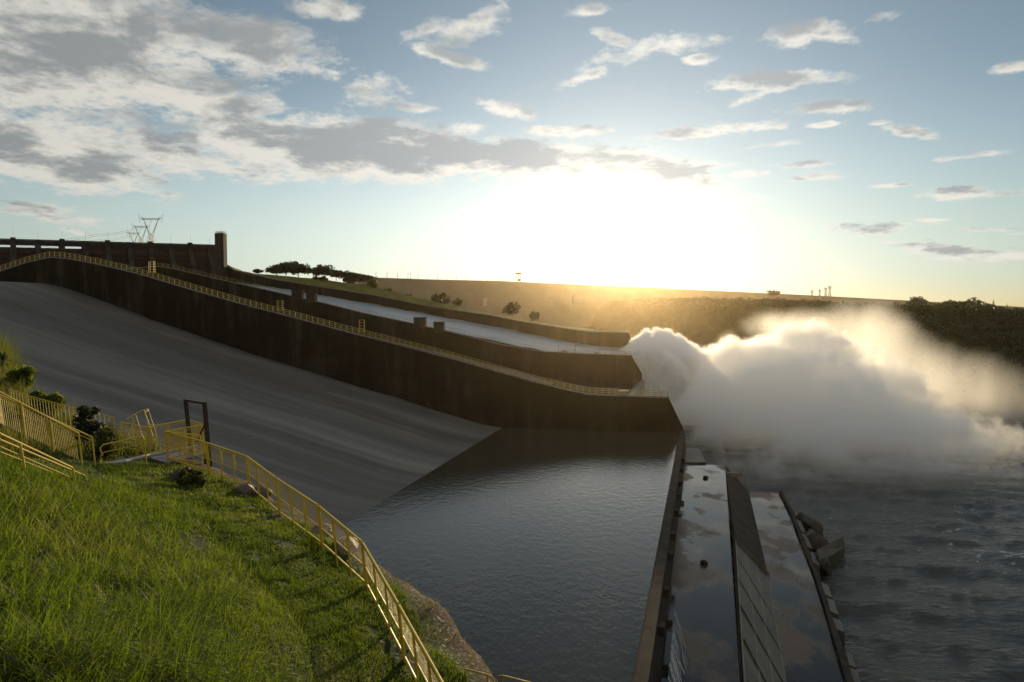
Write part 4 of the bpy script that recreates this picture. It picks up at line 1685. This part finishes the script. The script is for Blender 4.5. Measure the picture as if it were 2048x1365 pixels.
handrail('stair_handrail', 'upper sloping yellow handrail ending highest on the left stair', [at(-60, 752, 18.0), at(0, 785, 19.0), at(157, 867, 22.0)], (0.1, 0.62, 0.8, 1.0), group='stair handrails', infill=True)
handrail('stair_handrail', 'second sloping yellow handrail just beyond the upper one', [at(-60, 762, 19.0), at(0, 791, 20.0), at(184, 875, 23.4)], (0.3, 0.75, 1.0), group='stair handrails')
handrail('stair_handrail', 'lower sloping yellow handrail half buried in the near grass', [at(-60, 838, 14.4), at(0, 868, 15.2), at(145, 936, 18.4)], (0.2, 0.62, 1.0), group='stair handrails', drop=0.6)
handrail('stair_handrail', 'lowest sloping yellow handrail nearest the tall grass', [at(-60, 852, 15.4), at(0, 880, 16.2), at(170, 952, 20.0)], (0.4, 1.0), group='stair handrails', drop=0.5)
handrail('hoop_handrail', 'short rounded hoop handrail in front of the platform', [at(205, 912, 25.0), at(200, 897, 25.0), at(206, 890, 25.1), at(284, 873, 26.6), at(289, 880, 26.6), at(294, 935, 26.4)], (), drop=0.6)
# upper stair fence with upright bars
uf = [at(20, 778, 31.0), at(50, 790, 30.8), at(120, 809, 30.3), at(226, 835, 29.4)]
uft = thing('bar_fence', 'yellow fence of thin upright bars beyond the stair handrails', 'fence', tuple(uf[0] - (0, 0, 1.1)))
u0 = np.array(uft.location)
mb = MB()
mb.tube([p - u0 for p in uf], 0.024, 6)
mb.tube([p - u0 - (0, 0, .1) for p in uf], 0.014, 6)
mb.tube([p - u0 - (0, 0, 1.0) for p in uf], 0.018, 6)
mb.build('rail', M['yellow'], uft)
mb = MB()
for i in range(len(uf) - 1):
    for k in np.linspace(0, 1, 12 if i else 5, endpoint=False):
        p = uf[i] + (uf[i + 1] - uf[i]) * k - u0
        mb.tube([p + (0.08, 0, -1.1), p], 0.011, 5)
mb.build('upright_bar', M['yellow'], uft)
for k in (0, 1, 2, 3):
    mb = MB()
    p = uf[k] - u0
    mb.tube([p + (0.08, 0, -1.2), p], 0.026, 6)
    mb.build('post', M['yellow'], uft)
# pipe on the ground
pp = [at(120, 945, 23.3), at(170, 935, 24.0), at(250, 923, 25.3), at(300, 911, 27.0), at(395, 893, 28.8)]
mb = MB()
mb.tube(pp, 0.075, 8)
tag(mb.build('steel_pipe', M['pipe']), 'pale grey pipe running across the grass to the platform', 'pipe')
# two rounded rails at the bottom, past the rim
for i, (pts, lab) in enumerate([([at(930, 1338, 14.6), at(975, 1350, 14.3), at(984, 1354, 14.2), at(988, 1366, 14.2), at(985, 1400, 14.2)], 'rounded grey yellow rail end beyond the rim, left of the pair'),
                                ([at(990, 1400, 14.0), at(992, 1362, 14.0), at(998, 1353, 14.0), at(1006, 1352, 13.9), at(1060, 1366, 13.3), at(1120, 1384, 12.8)], 'rounded grey yellow rail end beyond the rim, right of the pair')]):
    t = thing('edge_handrail', lab, 'handrail', tuple(pts[0]), 'rail ends at the rim')
    o_ = np.array(t.location)
    mb = MB()
    mb.tube([p - o_ for p in pts], 0.02, 7)
    mb.build('rail', M['yellow_old'], t)
    mb = MB()
    a = pts[1] if i == 0 else pts[4]
    for a in ((pts[0], pts[1]) if i == 0 else (pts[3], pts[4], pts[5])):
        mb.tube([a - o_, a - o_ - (0, 0, 1.6)], 0.016, 6)
    mb.build('post', M['yellow_old'], t)

# ------------------------------------------------------------------ trees and bushes far off
FT = [(515, 549, 535, 18, 'small lone dark tree left of the grove behind the far wall', 0.0), (553, 552, 530, 30, 'dark rounded tree at the left end of the grove', 0.05), (572, 554, 525, 44, 'largest dark tree of the grove behind the far wall', 0.0),
      (597, 556, 528, 40, 'broad dark tree just right of the largest one in the grove', 0.05), (626, 557, 532, 20, 'thin umbrella shaped tree with open crown mid grove', 0.1), (648, 557, 531, 36, 'umbrella shaped tree with visible stems in the grove', 0.05),
      (672, 558, 540, 26, 'low spreading tree right of the umbrella shaped one', 0.1), (692, 560, 541, 32, 'flat crowned tree toward the right of the grove', 0.1), (712, 562, 546, 28, 'low flat tree near the right end of the grove', 0.15), (728, 566, 549, 24, 'lowest tree at the right end of the grove', 0.2)]
for i, (px, yb, yt, wpx, lab, sk) in enumerate(FT):
    w = atplane(px, 600, *A3)
    Y = w[1] + 34 + (i % 3) * 7
    b, t_ = at(px, yb + 3, Y), at(px, yt + 4, Y)
    h = t_[2] - b[2]
    tree(lab, b, h * 1.0, wpx * Y / F * 1.05, 100 + i, M['leaf_dark'], 'grove behind the far wall', flat=0.75, bare=0.14, n=3600, skew=sk)
FB = [(745, 575, 40, 22, 'olive bush below the right end of the grove'), (775, 590, 34, 16, 'olive bush lower down the grassy bank'), (700, 568, 50, 14, 'low dark undergrowth bush under the grove'), (640, 562, 56, 10, 'low undergrowth bush under the umbrella trees'), (880, 608, 60, 22, 'broad dark bush above the lower half of far chute'),
      (915, 612, 30, 16, 'smaller bush right of the broad one above far chute'), (1024, 630, 42, 26, 'round dark tree standing alone below the dam'), (1068, 640, 26, 18, 'small dark bush right of the lone round tree'), (1187, 662, 10, 7, 'tiny dark bush at the downstream tip of the bank'), (1203, 664, 14, 6, 'low dark bush last before the far wall ends'), (818, 598, 26, 12, 'low olive bush midway along the bank')]
for i, (px, yb, wpx, hpx, lab) in enumerate(FB):
    w = atplane(px, 600, *A3)
    Y = w[1] + 30 + (i % 3) * 5
    b = at(px, yb + 2, Y)
    shrub('far_bush', lab, b, wpx * Y / F * 0.42, hpx * Y / F * 0.5, 900, wpx * Y / F * 0.045 + 0.25, M['leaf_dark'] if i in (2, 3, 4, 6, 7) else M['leaf_olive'], 200 + i, 'bush', 'bushes along the far bank')
# right skyline
RT = [(1548, 592, 582, 22, 'tiny flat topped tree on the hillside crest above spray', 0, 1500), (1832, 618, 597, 34, 'round dark tree breaking the right skyline', 0, 1100), (1895, 620, 604, 34, 'dark bushy tree left of the tall leaning one', 0, 950), (1924, 620, 604, 30, 'low broad tree between bushy tree and leaning tree', 0, 950),
      (1945, 621, 594, 22, 'tall leaning tree with small crown on the right skyline', .12, 930), (1972, 624, 608, 34, 'dark rounded tree just right of the leaning tree', 0, 900), (2002, 628, 616, 30, 'low dark tree second from the right edge', 0, 900), (2034, 632, 619, 34, 'low dark tree at the right edge of the photo', 0, 900)]
for i, (px, yb, yt, wpx, lab, sk, Y) in enumerate(RT):
    b, t_ = at(px, yb + 6, Y), at(px, yt, Y)
    h = t_[2] - b[2]
    tree(lab, b, h, wpx * Y / F, 300 + i, M['leaf_dark'], 'trees on the right skyline', flat=0.6, bare=0.55 if sk else 0.15, n=1500, skew=sk)
# wood on the far right hillside: dense mass of crowns
g = np.random.default_rng(77)
V, tot = [], 0
Tq = []
for k in range(1500):
    j = g.integers(0, hg.shape[1])
    i = min(R + 1, int(R * g.random() ** 0.5))
    c = hg[i, j]
    if c[0] < 150 or c[1] > 1900:
        continue
    Tq.append(c)
Tq = np.array(Tq)
cl = np.repeat(Tq, 4, 0) + g.normal(size=(len(Tq) * 4, 3)) * np.array([5, 5, 1.2]) + np.array([0, 0, 1.2])
fw = foliage(None, cl, 70000, 1.5, 3.4, g, M['leaf_dark'], 'hillside_woods', 0.8)
tag(fw, 'dark woodland covering the far hillside', 'woods', kind='stuff')
# road and parapet glimpsed on the right
pts = [at(1985, 642, 860), at(2020, 645, 850), at(2048, 647, 840), at(2140, 652, 820)]
rd_ = thing('parapet_wall', 'thin pale road parapet on the far right hillside', 'wall', tuple(pts[0]))
mb = MB()
for a, b in zip(pts[:-1], pts[1:]):
    mb.prism([a - np.array(pts[0]) + (0, 0, 1.0), a - np.array(pts[0]) + (0, 1, 1.0), a - np.array(pts[0]) + (0, 1, -8), a - np.array(pts[0]) + (0, 0, -8)], b - a)
mb.build('wall_body', M['pale_steel'], rd_)

# ------------------------------------------------------------------ falling jet of the far chute
NJ, MJ = 260, 260
lipA = atplane(1240, 700, *A3)
flow = np.array([A3[0][0] - A3[1][0], A3[0][1] - A3[1][1], 0.0])
flow /= np.linalg.norm(flow)
startn = atplane(1267, 713, *A2) + n2 * 2.0          # near corner of the lip
startf = lipA + n3 * -0.5
S_, V_ = np.meshgrid(np.linspace(0, 1, NJ), np.linspace(-0.04, 1.0, MJ), indexing='ij')
s = 66 * S_                                           # metres flown
vv = np.clip(V_, 0, 1)
fan = 0.16 * s * (1 - vv)
jt = startn[None, None] + (startf - startn)[None, None] * vv[..., None] + flow[None, None] * (s - 5)[..., None]
jt[..., 1] -= fan
lift = (0.56 + 0.12 * vv) * s - (0.0215 - 0.002 * vv) * s ** 2 * (1.12 - 0.12 * vv)
jt[..., 2] += -5.0 + 0.85 * lift - 0.16 * s
cur = np.clip(-V_ / 0.04, 0, 1)                       # curtain hanging from the near edge
jt[..., 2] += (RIVER_Z - 1.5 - jt[..., 2]) * cur ** 1.15
jt[..., 1] += 6.0
jt[..., 0] += cur * 1.5
k_ = np.clip(S_ * 6, 0.04, 1)
q_ = jt * np.array([0.075, 0.10, 0.10])
b1 = 1 - 2.6 * np.abs(NZ.fbm(q_ + 13, 2, 0.5))
b2 = 1 - 2.6 * np.abs(NZ.fbm(q_ * 2.7 + 5, 3, 0.5))
b3 = NZ.fbm(q_ * 6.0 + 2, 4, 0.6)
b4 = 1 - 2.6 * np.abs(NZ.fbm(q_ * 7.0 + 9, 3, 0.55))
dsp = (2.6 * b1 + 1.9 * b2 + 1.0 * b4 + 0.8 * b3) * k_
jt[..., 2] += dsp * (1 - 0.6 * cur)
jt[..., 1] -= dsp * (0.25 + 0.7 * cur)
jt[..., 0] += dsp * 0.35
jt[..., 0] -= 4.0 * np.clip(S_ * 2, 0, 1)
jt[..., 2] = np.maximum(jt[..., 2], RIVER_Z - 1)
mb = MB()
mb.grid(jt)
tag(mb.build('water_jet', M['white'], smooth=True), 'white churning jet leaping off the end of the far chute', 'water', kind='stuff')

# ------------------------------------------------------------------ spray: density grid grown by a node tree
BL = []   # (px, py, Y, rx, ry, rz, weight)
JET = [
    (1258, 703, 386, 6, 22, 1.8, 0.9), (1280, 694, 383, 6, 26, 3.5, 1.1), (1305, 688, 380, 6, 27, 4.5, 1.2), (1335, 690, 376, 7, 26, 5.5, 1.2), (1360, 705, 370, 7, 25, 7, 1.2), (1382, 730, 364, 6, 24, 9, 1.2), (1400, 765, 356, 6, 22, 10, 1.2), (1414, 800, 346, 6, 20, 9, 1.1),
    (1298, 716, 368, 6, 22, 5, 1.1), (1330, 735, 360, 8, 22, 8, 1.1), (1308, 758, 350, 6, 16, 8, 1.0), (1350, 775, 348, 9, 18, 10, 1.1), (1330, 812, 335, 9, 16, 8, 0.9), (1385, 830, 328, 10, 16, 9, 1.0),
]
SPRAY = [
    (1440, 735, 330, 10, 14, 9, 1.0), (1475, 715, 335, 9, 14, 9, 1.0), (1530, 720, 330, 13, 18, 10, 1.1), (1610, 690, 325, 11, 16, 9, 1.2), (1650, 705, 320, 12, 18, 11, 1.1), (1500, 790, 310, 20, 26, 15, 1.3), (1600, 790, 300, 26, 30, 19, 1.4), (1690, 795, 295, 22, 30, 14, 1.1),
    (1450, 850, 285, 16, 24, 12, 1.0), (1560, 870, 265, 26, 26, 14, 1.2), (1700, 870, 260, 28, 26, 15, 1.1), (1820, 880, 255, 22, 24, 11, 0.75), (1780, 760, 305, 14, 24, 15, 0.55), (1650, 940, 225, 26, 18, 8, 0.7), (1800, 930, 230, 26, 18, 9, 0.7), (1930, 900, 250, 26, 24, 12, 0.5), (2040, 900, 260, 26, 28, 12, 0.38),
    (1420, 800, 300, 8, 14, 10, 0.7), (1380, 820, 290, 10, 16, 8, 0.45), (1400, 900, 250, 10, 14, 7, 0.5), (1480, 960, 225, 14, 14, 6, 0.5), (1650, 965, 210, 26, 14, 5, 0.62), (1800, 960, 215, 26, 16, 5, 0.62), (1930, 970, 210, 26, 14, 5, 0.6),
    (1446, 705, 338, 4, 8, 7, 0.8), (1462, 690, 338, 3, 7, 6, 0.7), (1590, 668, 328, 6, 10, 6, 0.7), (1640, 664, 326, 6, 10, 6, 0.7),
]
WISPS = [(1540, 655, 345, 16, 20, 10, 0.32), (1760, 700, 330, 16, 26, 22, 0.36), (1700, 670, 330, 20, 22, 16, 0.20), (1850, 760, 320, 26, 30, 22, 0.22), (1950, 790, 310, 30, 34, 20, 0.16), (1620, 640, 350, 26, 30, 12, 0.10), (2050, 820, 300, 30, 30, 18, 0.12)]


def density_tree(name, blobs, lo_, hi_, res, m, gain, thr, namp, nscale, vstretch=1.0, detail=5.0, base_fade=True):
    ng = bpy.data.node_groups.new(name, 'GeometryNodeTree')
    ng.interface.new_socket('Geometry', in_out='INPUT', socket_type='NodeSocketGeometry')
    ng.interface.new_socket('Geometry', in_out='OUTPUT', socket_type='NodeSocketGeometry')
    N = Nodes(ng)
    outn = N.new('NodeGroupOutput')
    pos = N.new('GeometryNodeInputPosition').outputs[0]
    # turbulent warp of the lookup position
    wn = N.new('ShaderNodeTexNoise')
    wn.inputs['Scale'].default_value = 0.035
    wn.inputs['Detail'].default_value = 3.0
    N.put(wn.inputs['Vector'], pos)
    wv_ = N.vmath('SCALE', N.vmath('SUBTRACT', wn.outputs[1], (0.5, 0.5, 0.5)))
    N.t.links  # noqa
    sc_ = wv_.node
    sc_.inputs['Scale'].default_value = 16.0
    pw = N.vmath('ADD', pos, wv_)
    tot = None
    for px, py, Y, rx, ry, rz, w in blobs:
        c = at(px, py, Y)
        dv = N.vmath('DIVIDE', N.vmath('SUBTRACT', pw, tuple(c)), (rx, ry, rz))
        d2 = N.vmath('DOT_PRODUCT', dv, dv, out=1)
        e = N.math('MULTIPLY', N.math('EXPONENT', N.math('MULTIPLY', d2, -1.0)), w)
        tot = e if tot is None else N.math('ADD', tot, e)
    nv = N.vmath('MULTIPLY', pos, (1.0, 1.0, vstretch))
    n1 = N.noise(nv, nscale, detail, 0.58, 0.3)
    n2 = N.noise(nv, nscale * 3.3, 4.0, 0.6, 0.5)
    f = N.math('ADD', tot, N.math('MULTIPLY', N.math('SUBTRACT', n1, 0.5), namp))
    f = N.math('ADD', f, N.math('MULTIPLY', N.math('SUBTRACT', n2, 0.5), namp * 0.4))
    gate = N.maprange(tot, 0.03, 0.42)
    f = N.math('ADD', tot, N.math('MULTIPLY', N.math('SUBTRACT', f, tot), gate))
    f = N.math('MULTIPLY', N.math('SUBTRACT', f, thr), gain, clamp=False)
    f = N.math('MAXIMUM', f, 0.0)
    f = N.math('MINIMUM', f, 1.0)
    if base_fade:
        sz = N.new('ShaderNodeSeparateXYZ')
        N.put(sz.inputs[0], pos)
        f = N.math('MULTIPLY', f, N.math('MULTIPLY', N.maprange(sz.outputs[2], -15.0, -4.0, 0.16, 1.0), N.maprange(sz.outputs[1], 184.0, 225.0, 0.22, 1.0)))
    vc = N.new('GeometryNodeVolumeCube')
    N.put(vc.inputs['Density'], f)
    vc.inputs['Min'].default_value = lo_
    vc.inputs['Max'].default_value = hi_
    for k, r_ in zip(('Resolution X', 'Resolution Y', 'Resolution Z'), res):
        vc.inputs[k].default_value = r_
    sm = N.new('GeometryNodeSetMaterial')
    sm.inputs['Material'].default_value = m
    N.l.new(vc.outputs[0], sm.inputs[0])
    N.l.new(sm.outputs[0], outn.inputs[0])
    return ng


def vol_mat(name, dens, col, aniso):
    m = bpy.data.materials.new(name)
    m.use_nodes = True
    m.node_tree.nodes.clear()
    N = Nodes(m.node_tree)
    out = N.new('ShaderNodeOutputMaterial')
    pv = N.new('ShaderNodeVolumePrincipled')
    pv.inputs['Color'].default_value = (*col, 1)
    pv.inputs['Anisotropy'].default_value = aniso
    pv.inputs['Density'].default_value = dens
    N.l.new(pv.outputs[0], out.inputs['Volume'])
    return m


def spray(name, label, blobs, lo_, hi_, step, m, **kw):
    bm = bmesh.new()
    bmesh.ops.create_cube(bm, size=1.0)
    me = bpy.data.meshes.new(name)
    for v in bm.verts:
        v.co = Vector([lo_[i] + (v.co[i] + 0.5) * (hi_[i] - lo_[i]) for i in range(3)])
    bm.to_mesh(me)
    bm.free()
    me.materials.append(m)
    o = bpy.data.objects.new(name, me)
    link(o)
    res = tuple(max(8, int((hi_[i] - lo_[i]) / step)) for i in range(3))
    md = o.modifiers.new('density', 'NODES')
    md.node_group = density_tree(name + '_density', blobs, lo_, hi_, res, m, **kw)
    return tag(o, label, 'spray', kind='stuff')


VM = vol_mat('spray_droplets', 0.115, (0.9995, 0.9995, 0.9995), 0.5)
VW = vol_mat('drifting_mist', 0.055, (0.98, 0.98, 0.98), 0.6)
VJ = vol_mat('jet_foam', 0.55, (0.999, 0.999, 0.999), 0.4)
spray('jet_spray', 'churning white water leaping from the far chute lip in a short arc', JET, (48, 300, -15.0), (132, 415, 34), 0.7, VJ, gain=5.0, thr=0.60, namp=2.4, nscale=0.17, vstretch=0.9, detail=6.0)
spray('water_spray', 'dense white billow of spray rising from the river', SPRAY, (52, 182, -15.0), (258, 412, 40), 0.85, VM, gain=11.0, thr=0.55, namp=2.9, nscale=0.095, vstretch=0.85, detail=6.0)
spray('drifting_mist', 'thin golden mist drifting up beyond the dense spray', WISPS + SPRAY[-8:], (55, 180, -15.0), (330, 400, 60), 2.2, VW, gain=1.6, thr=0.14, namp=0.75, nscale=0.05, vstretch=0.28, detail=6.0)

# ------------------------------------------------------------------ haze, added to stand in for lens glare below the sun
HZ = None
if True:
    mb = MB()
    mb.box((1000, 2100, 55), (5600, 4400, 152))
    HZ = mb.build('haze', vol_mat('glare_haze', 0.000024, (1.0, 0.80, 0.50), 0.87))
    tag(HZ, 'thin warm haze hanging over the valley', 'haze', kind='stuff')

# ------------------------------------------------------------------ light
SUN_PX = (1240, 505)
sd = ray(*SUN_PX)
sd = sd / np.linalg.norm(sd)
SUN_EL = math.asin(sd[2])
SUN_AZ = math.atan2(sd[0], sd[1])       # from +Y towards +X
L = bpy.data.lights.new('sun', 'SUN')
L.energy = 5.0
L.angle = math.radians(1.2)
L.color = (1.0, 0.77, 0.46)
so = bpy.data.objects.new('sun', L)
so.rotation_euler = Vector(-sd).to_track_quat('-Z', 'Y').to_euler()
so.location = (0, 100, 300)
link(so)

wd = bpy.data.worlds.new('World')
scene.world = wd
wd.use_nodes = True
wd.node_tree.nodes.clear()
N = Nodes(wd.node_tree)
out = N.new('ShaderNodeOutputWorld')
bg = N.new('ShaderNodeBackground')
N.l.new(bg.outputs[0], out.inputs[0])
sky = N.new('ShaderNodeTexSky', sky_type='NISHITA')
sky.sun_disc = False
sky.sun_elevation = SUN_EL
sky.sun_rotation = SUN_AZ
sky.altitude = 200
sky.air_density = 1.0
sky.dust_density = 0.1
sky.ozone_density = 2.0
dirv = N.new('ShaderNodeTexCoord').outputs['Generated']
dn = N.vmath('NORMALIZE', dirv)
sp_ = N.new('ShaderNodeSeparateXYZ')
N.put(sp_.inputs[0], dn)
dx, dy, dz = sp_.outputs
el = N.math('ARCSINE', dz)
az = N.math('ARCTAN2', dx, dy)
ca = N.vmath('DOT_PRODUCT', dn, tuple(sd), out=1)
ang = N.math('ARCCOSINE', N.math('MINIMUM', ca, 0.99999))
low = N.math('EXPONENT', N.math('MULTIPLY', N.math('POWER', N.math('DIVIDE', el, 0.07), 2.0), -1.0))
skyc = N.vmath('SCALE', N.mix(low, sky.outputs[0], N.vmath('MULTIPLY', sky.outputs[0], (0.72, 0.95, 1.7))))
skyc.node.inputs['Scale'].default_value = 0.10
# bright aureole of thin high cloud round the sun and along the horizon
def gauss(x, c, w):
    return N.math('EXPONENT', N.math('MULTIPLY', N.math('POWER', N.math('DIVIDE', N.math('SUBTRACT', x, c), w), 2.0), -1.0))


g1 = gauss(ang, 0.0, 0.085)
gA = N.math('MULTIPLY', gauss(ang, 0.0, 0.33), 0.43)
gB = N.math('MULTIPLY', N.math('MULTIPLY', gauss(el, 0.12, 0.13), gauss(ang, 0.0, 0.9)), N.maprange(az, 0.35, -0.3, 0.15, 0.34))
gs = N.math('ADD', N.math('ADD', gA, gB), N.math('ADD', N.math('MULTIPLY', g1, 0.6), 0.07))
glow = N.vmath('SCALE', N.mix(gauss(el, 0.0, 0.13), (0.95, 1.0, 0.94), (1.0, 0.96, 0.80)))
N.put(glow.node.inputs['Scale'], gs)
skyg = N.vmath('ADD', skyc, glow)


def azel(px, py):
    d = ray(px, py)
    d = d / np.linalg.norm(d)
    return math.atan2(d[0], d[1]), math.asin(d[2])


# cloud cover: where the clouds lie in the sky (azimuth, elevation), broken up by noise on a flat cloud deck
inv = N.math('DIVIDE', 1.0, N.math('ADD', N.math('MAXIMUM', dz, 0.0), 0.16))
cv = N.new('ShaderNodeCombineXYZ')
N.put(cv.inputs[0], N.math('MULTIPLY', dx, inv))
N.put(cv.inputs[1], N.math('MULTIPLY', dy, inv))
cvec = cv.outputs[0]
n_big = N.noise(cvec, 3.6, 9.0, 0.62, 0.2)
n_med = N.noise(N.mapping(cvec, (1, 1, 1), (0, 0, 0), (3.1, 7.7, 0)), 12.0, 8.0, 0.62, 0.15)
CL = [  # px, py, half width px, half height px, strength, tilt
    (120, 90, 330, 190, 1.00, 0.0), (80, 300, 330, 80, 1.00, 0.05), (330, 160, 240, 120, 0.75, 0.0), (520, 90, 150, 70, 0.78, 0.0), (430, 225, 190, 60, 0.80, 0), (700, 300, 330, 60, 1.3, 0.0), (1000, 315, 260, 42, 1.25, 0.05), (1290, 338, 170, 34, 1.15, 0.2),
    (745, 175, 95, 45, 0.75, 0.1), (960, 40, 120, 46, 0.75, -0.5), (890, 110, 90, 18, 0.75, 0.2), (1320, 95, 150, 32, 0.78, -0.1), (1290, 100, 90, 26, 0.66, 0.1), (1550, 160, 170, 22, 0.85, 0.05), (1600, 60, 100, 30, 0.66, 0), (1170, 155, 70, 16, 0.76, -0.3), (1000, 218, 70, 18, 0.76, 0.2),
    (1420, 262, 160, 16, 0.76, 0), (1540, 290, 90, 10, 0.66, 0), (1650, 215, 130, 16, 0.61, 0.05), (1820, 265, 70, 14, 0.78, 0.3), (1910, 388, 100, 16, 0.75, 0.1), (2020, 135, 70, 16, 0.80, 0), (1940, 312, 80, 8, 0.70, 0), (1640, 355, 90, 10, 0.66, 0), (1780, 372, 50, 6, 0.66, 0),
    (1240, 82, 70, 20, 0.75, 0.3), (1390, 118, 50, 14, 0.7, 0), (1130, 262, 120, 14, 0.72, 0), (930, 255, 110, 18, 0.75, 0), (830, 215, 60, 14, 0.72, 0), (1700, 210, 40, 8, 0.7, 0), (1760, 247, 30, 6, 0.7, 0), (1480, 350, 100, 12, 0.65, 0), (1600, 330, 80, 10, 0.65, 0), (1860, 440, 60, 8, 0.6, 0), (1650, 70, 70, 16, 0.7, 0.3), (1180, 20, 40, 14, 0.75, 0), (520, 330, 200, 40, 0.85, 0.0), (200, 20, 300, 90, 0.90, 0), (110, 430, 110, 22, 0.76, 0.15), (160, 465, 60, 10, 0.66, 0.15), (1750, 455, 150, 16, 0.66, 0.05), (1930, 505, 180, 20, 0.76, 0.12), (1980, 460, 120, 10, 0.56, 0.1), (640, 20, 90, 26, 0.76, 0), (1770, 30, 60, 16, 0.66, 0), (850, 60, 80, 24, 0.56, -0.4), (1650, 250, 40, 8, 0.71, 0), (330, 320, 90, 46, 0.80, 0.3), (1490, 200, 70, 14, 0.56, -.3)]
cover = sev = see = None
for px, py, hw, hh_, st_, tilt in CL:
    a0, e0 = azel(px, py)
    ra = abs(azel(px + hw, py)[0] - azel(px - hw, py)[0]) / 2
    re = abs(azel(px, py + hh_)[1] - azel(px, py - hh_)[1]) / 2
    u = N.math('SUBTRACT', az, a0)
    v = N.math('SUBTRACT', el, e0)
    if tilt:
        v = N.math('ADD', v, N.math('MULTIPLY', u, tilt))
    q_ = N.math('ADD', N.math('POWER', N.math('DIVIDE', u, ra), 2.0), N.math('POWER', N.math('DIVIDE', v, re), 2.0))
    e = N.math('MULTIPLY', N.math('EXPONENT', N.math('MULTIPLY', q_, -0.9)), st_)
    cover = e if cover is None else N.math('MAXIMUM', cover, e)
    ev = N.math('MULTIPLY', N.math('MULTIPLY', e, e), N.math('MINIMUM', N.math('MAXIMUM', N.math('DIVIDE', v, re), -1.5), 1.5))
    sev = ev if sev is None else N.math('ADD', sev, ev)
    see = N.math('MULTIPLY', e, e) if see is None else N.math('ADD', see, N.math('MULTIPLY', e, e))
cover = N.math('MAXIMUM', cover, N.maprange(el, 0.50, 0.72, 0.0, 0.66))  # unseen cloud overhead, added to whiten what the pools reflect
cover = N.math('MAXIMUM', cover, N.maprange(dy, 0.15, -0.25, 0.0, 0.66))        # unseen broken cloud behind the view, added for neutral fill light
n_fin = N.noise(N.mapping(cvec, (1, 1, 1), (0, 0, 0), (8.1, 2.7, 0)), 34.0, 6.0, 0.6, 0.2)
nz_ = N.math('ADD', N.math('MULTIPLY', n_big, 0.55), N.math('ADD', N.math('MULTIPLY', n_med, 0.33), N.math('MULTIPLY', n_fin, 0.13)))
dens = N.math('ADD', N.math('MULTIPLY', cover, 0.98), N.math('MULTIPLY', N.math('SUBTRACT', nz_, 0.52), 2.7))
alpha = N.maprange(dens, 0.26, 0.66)
vpos = N.math('DIVIDE', sev, N.math('ADD', see, 0.05))
n_off = N.noise(N.mapping(cvec, (1.05, 1.05, 1)), 3.6, 5.0, 0.6, 0.2)
thickn = N.maprange(N.math('ADD', N.math('ADD', N.math('MULTIPLY', dens, 0.55), N.math('MULTIPLY', vpos, 0.22)), N.math('MULTIPLY', N.math('SUBTRACT', n_off, 0.5), 1.9)), 0.16, 0.60)
# sun glow lights thin edges most
edge_b = N.math('ADD', 0.60, N.math('MULTIPLY', N.math('EXPONENT', N.math('MULTIPLY', ang, -1 / 0.35)), 0.8))
edge_c = N.vmath('SCALE', (1.0, 0.97, 0.88))
N.put(edge_c.node.inputs['Scale'], edge_b)
core_b = N.math('ADD', 0.235, N.math('MULTIPLY', N.math('EXPONENT', N.math('MULTIPLY', ang, -1 / 0.35)), 0.60))
core_c = N.vmath('SCALE', (0.94, 1.0, 1.02))
N.put(core_c.node.inputs['Scale'], core_b)
cc = N.mix(thickn, edge_c, core_c)
cc = N.mix(N.math('MULTIPLY', g1, 0.55), cc, skyg)
fin = N.mix(N.math('MULTIPLY', alpha, 0.96), skyg, cc)
N.put(bg.inputs[0], fin)
bg.inputs[1].default_value = 1.0
wd.cycles.sampling_method = 'MANUAL'
wd.cycles.sample_map_resolution = 512

# ------------------------------------------------------------------ camera and render
cd = bpy.data.cameras.new('camera')
cd.sensor_width = 36.0
cd.lens = 36.0 * F / W
cd.clip_start = 0.1
cd.clip_end = 20000
co_ = bpy.data.objects.new('camera', cd)
co_.location = Vector(CAM)
co_.rotation_euler = (math.pi / 2 - PITCH, 0, 0)
link(co_)
scene.camera = co_
scene.view_settings.view_transform = 'Standard'
scene.view_settings.look = 'None'
scene.view_settings.exposure = 0.0
scene.view_settings.gamma = 1.0
cy = scene.cycles
cy.max_bounces = 24
cy.diffuse_bounces = 3
cy.glossy_bounces = 3
cy.transmission_bounces = 4
cy.transparent_max_bounces = 12
cy.volume_bounces = 20
cy.sample_clamp_indirect = 4.0
cy.use_denoising = True
cy.volume_step_rate = 1.0
cy.volume_max_steps = 256
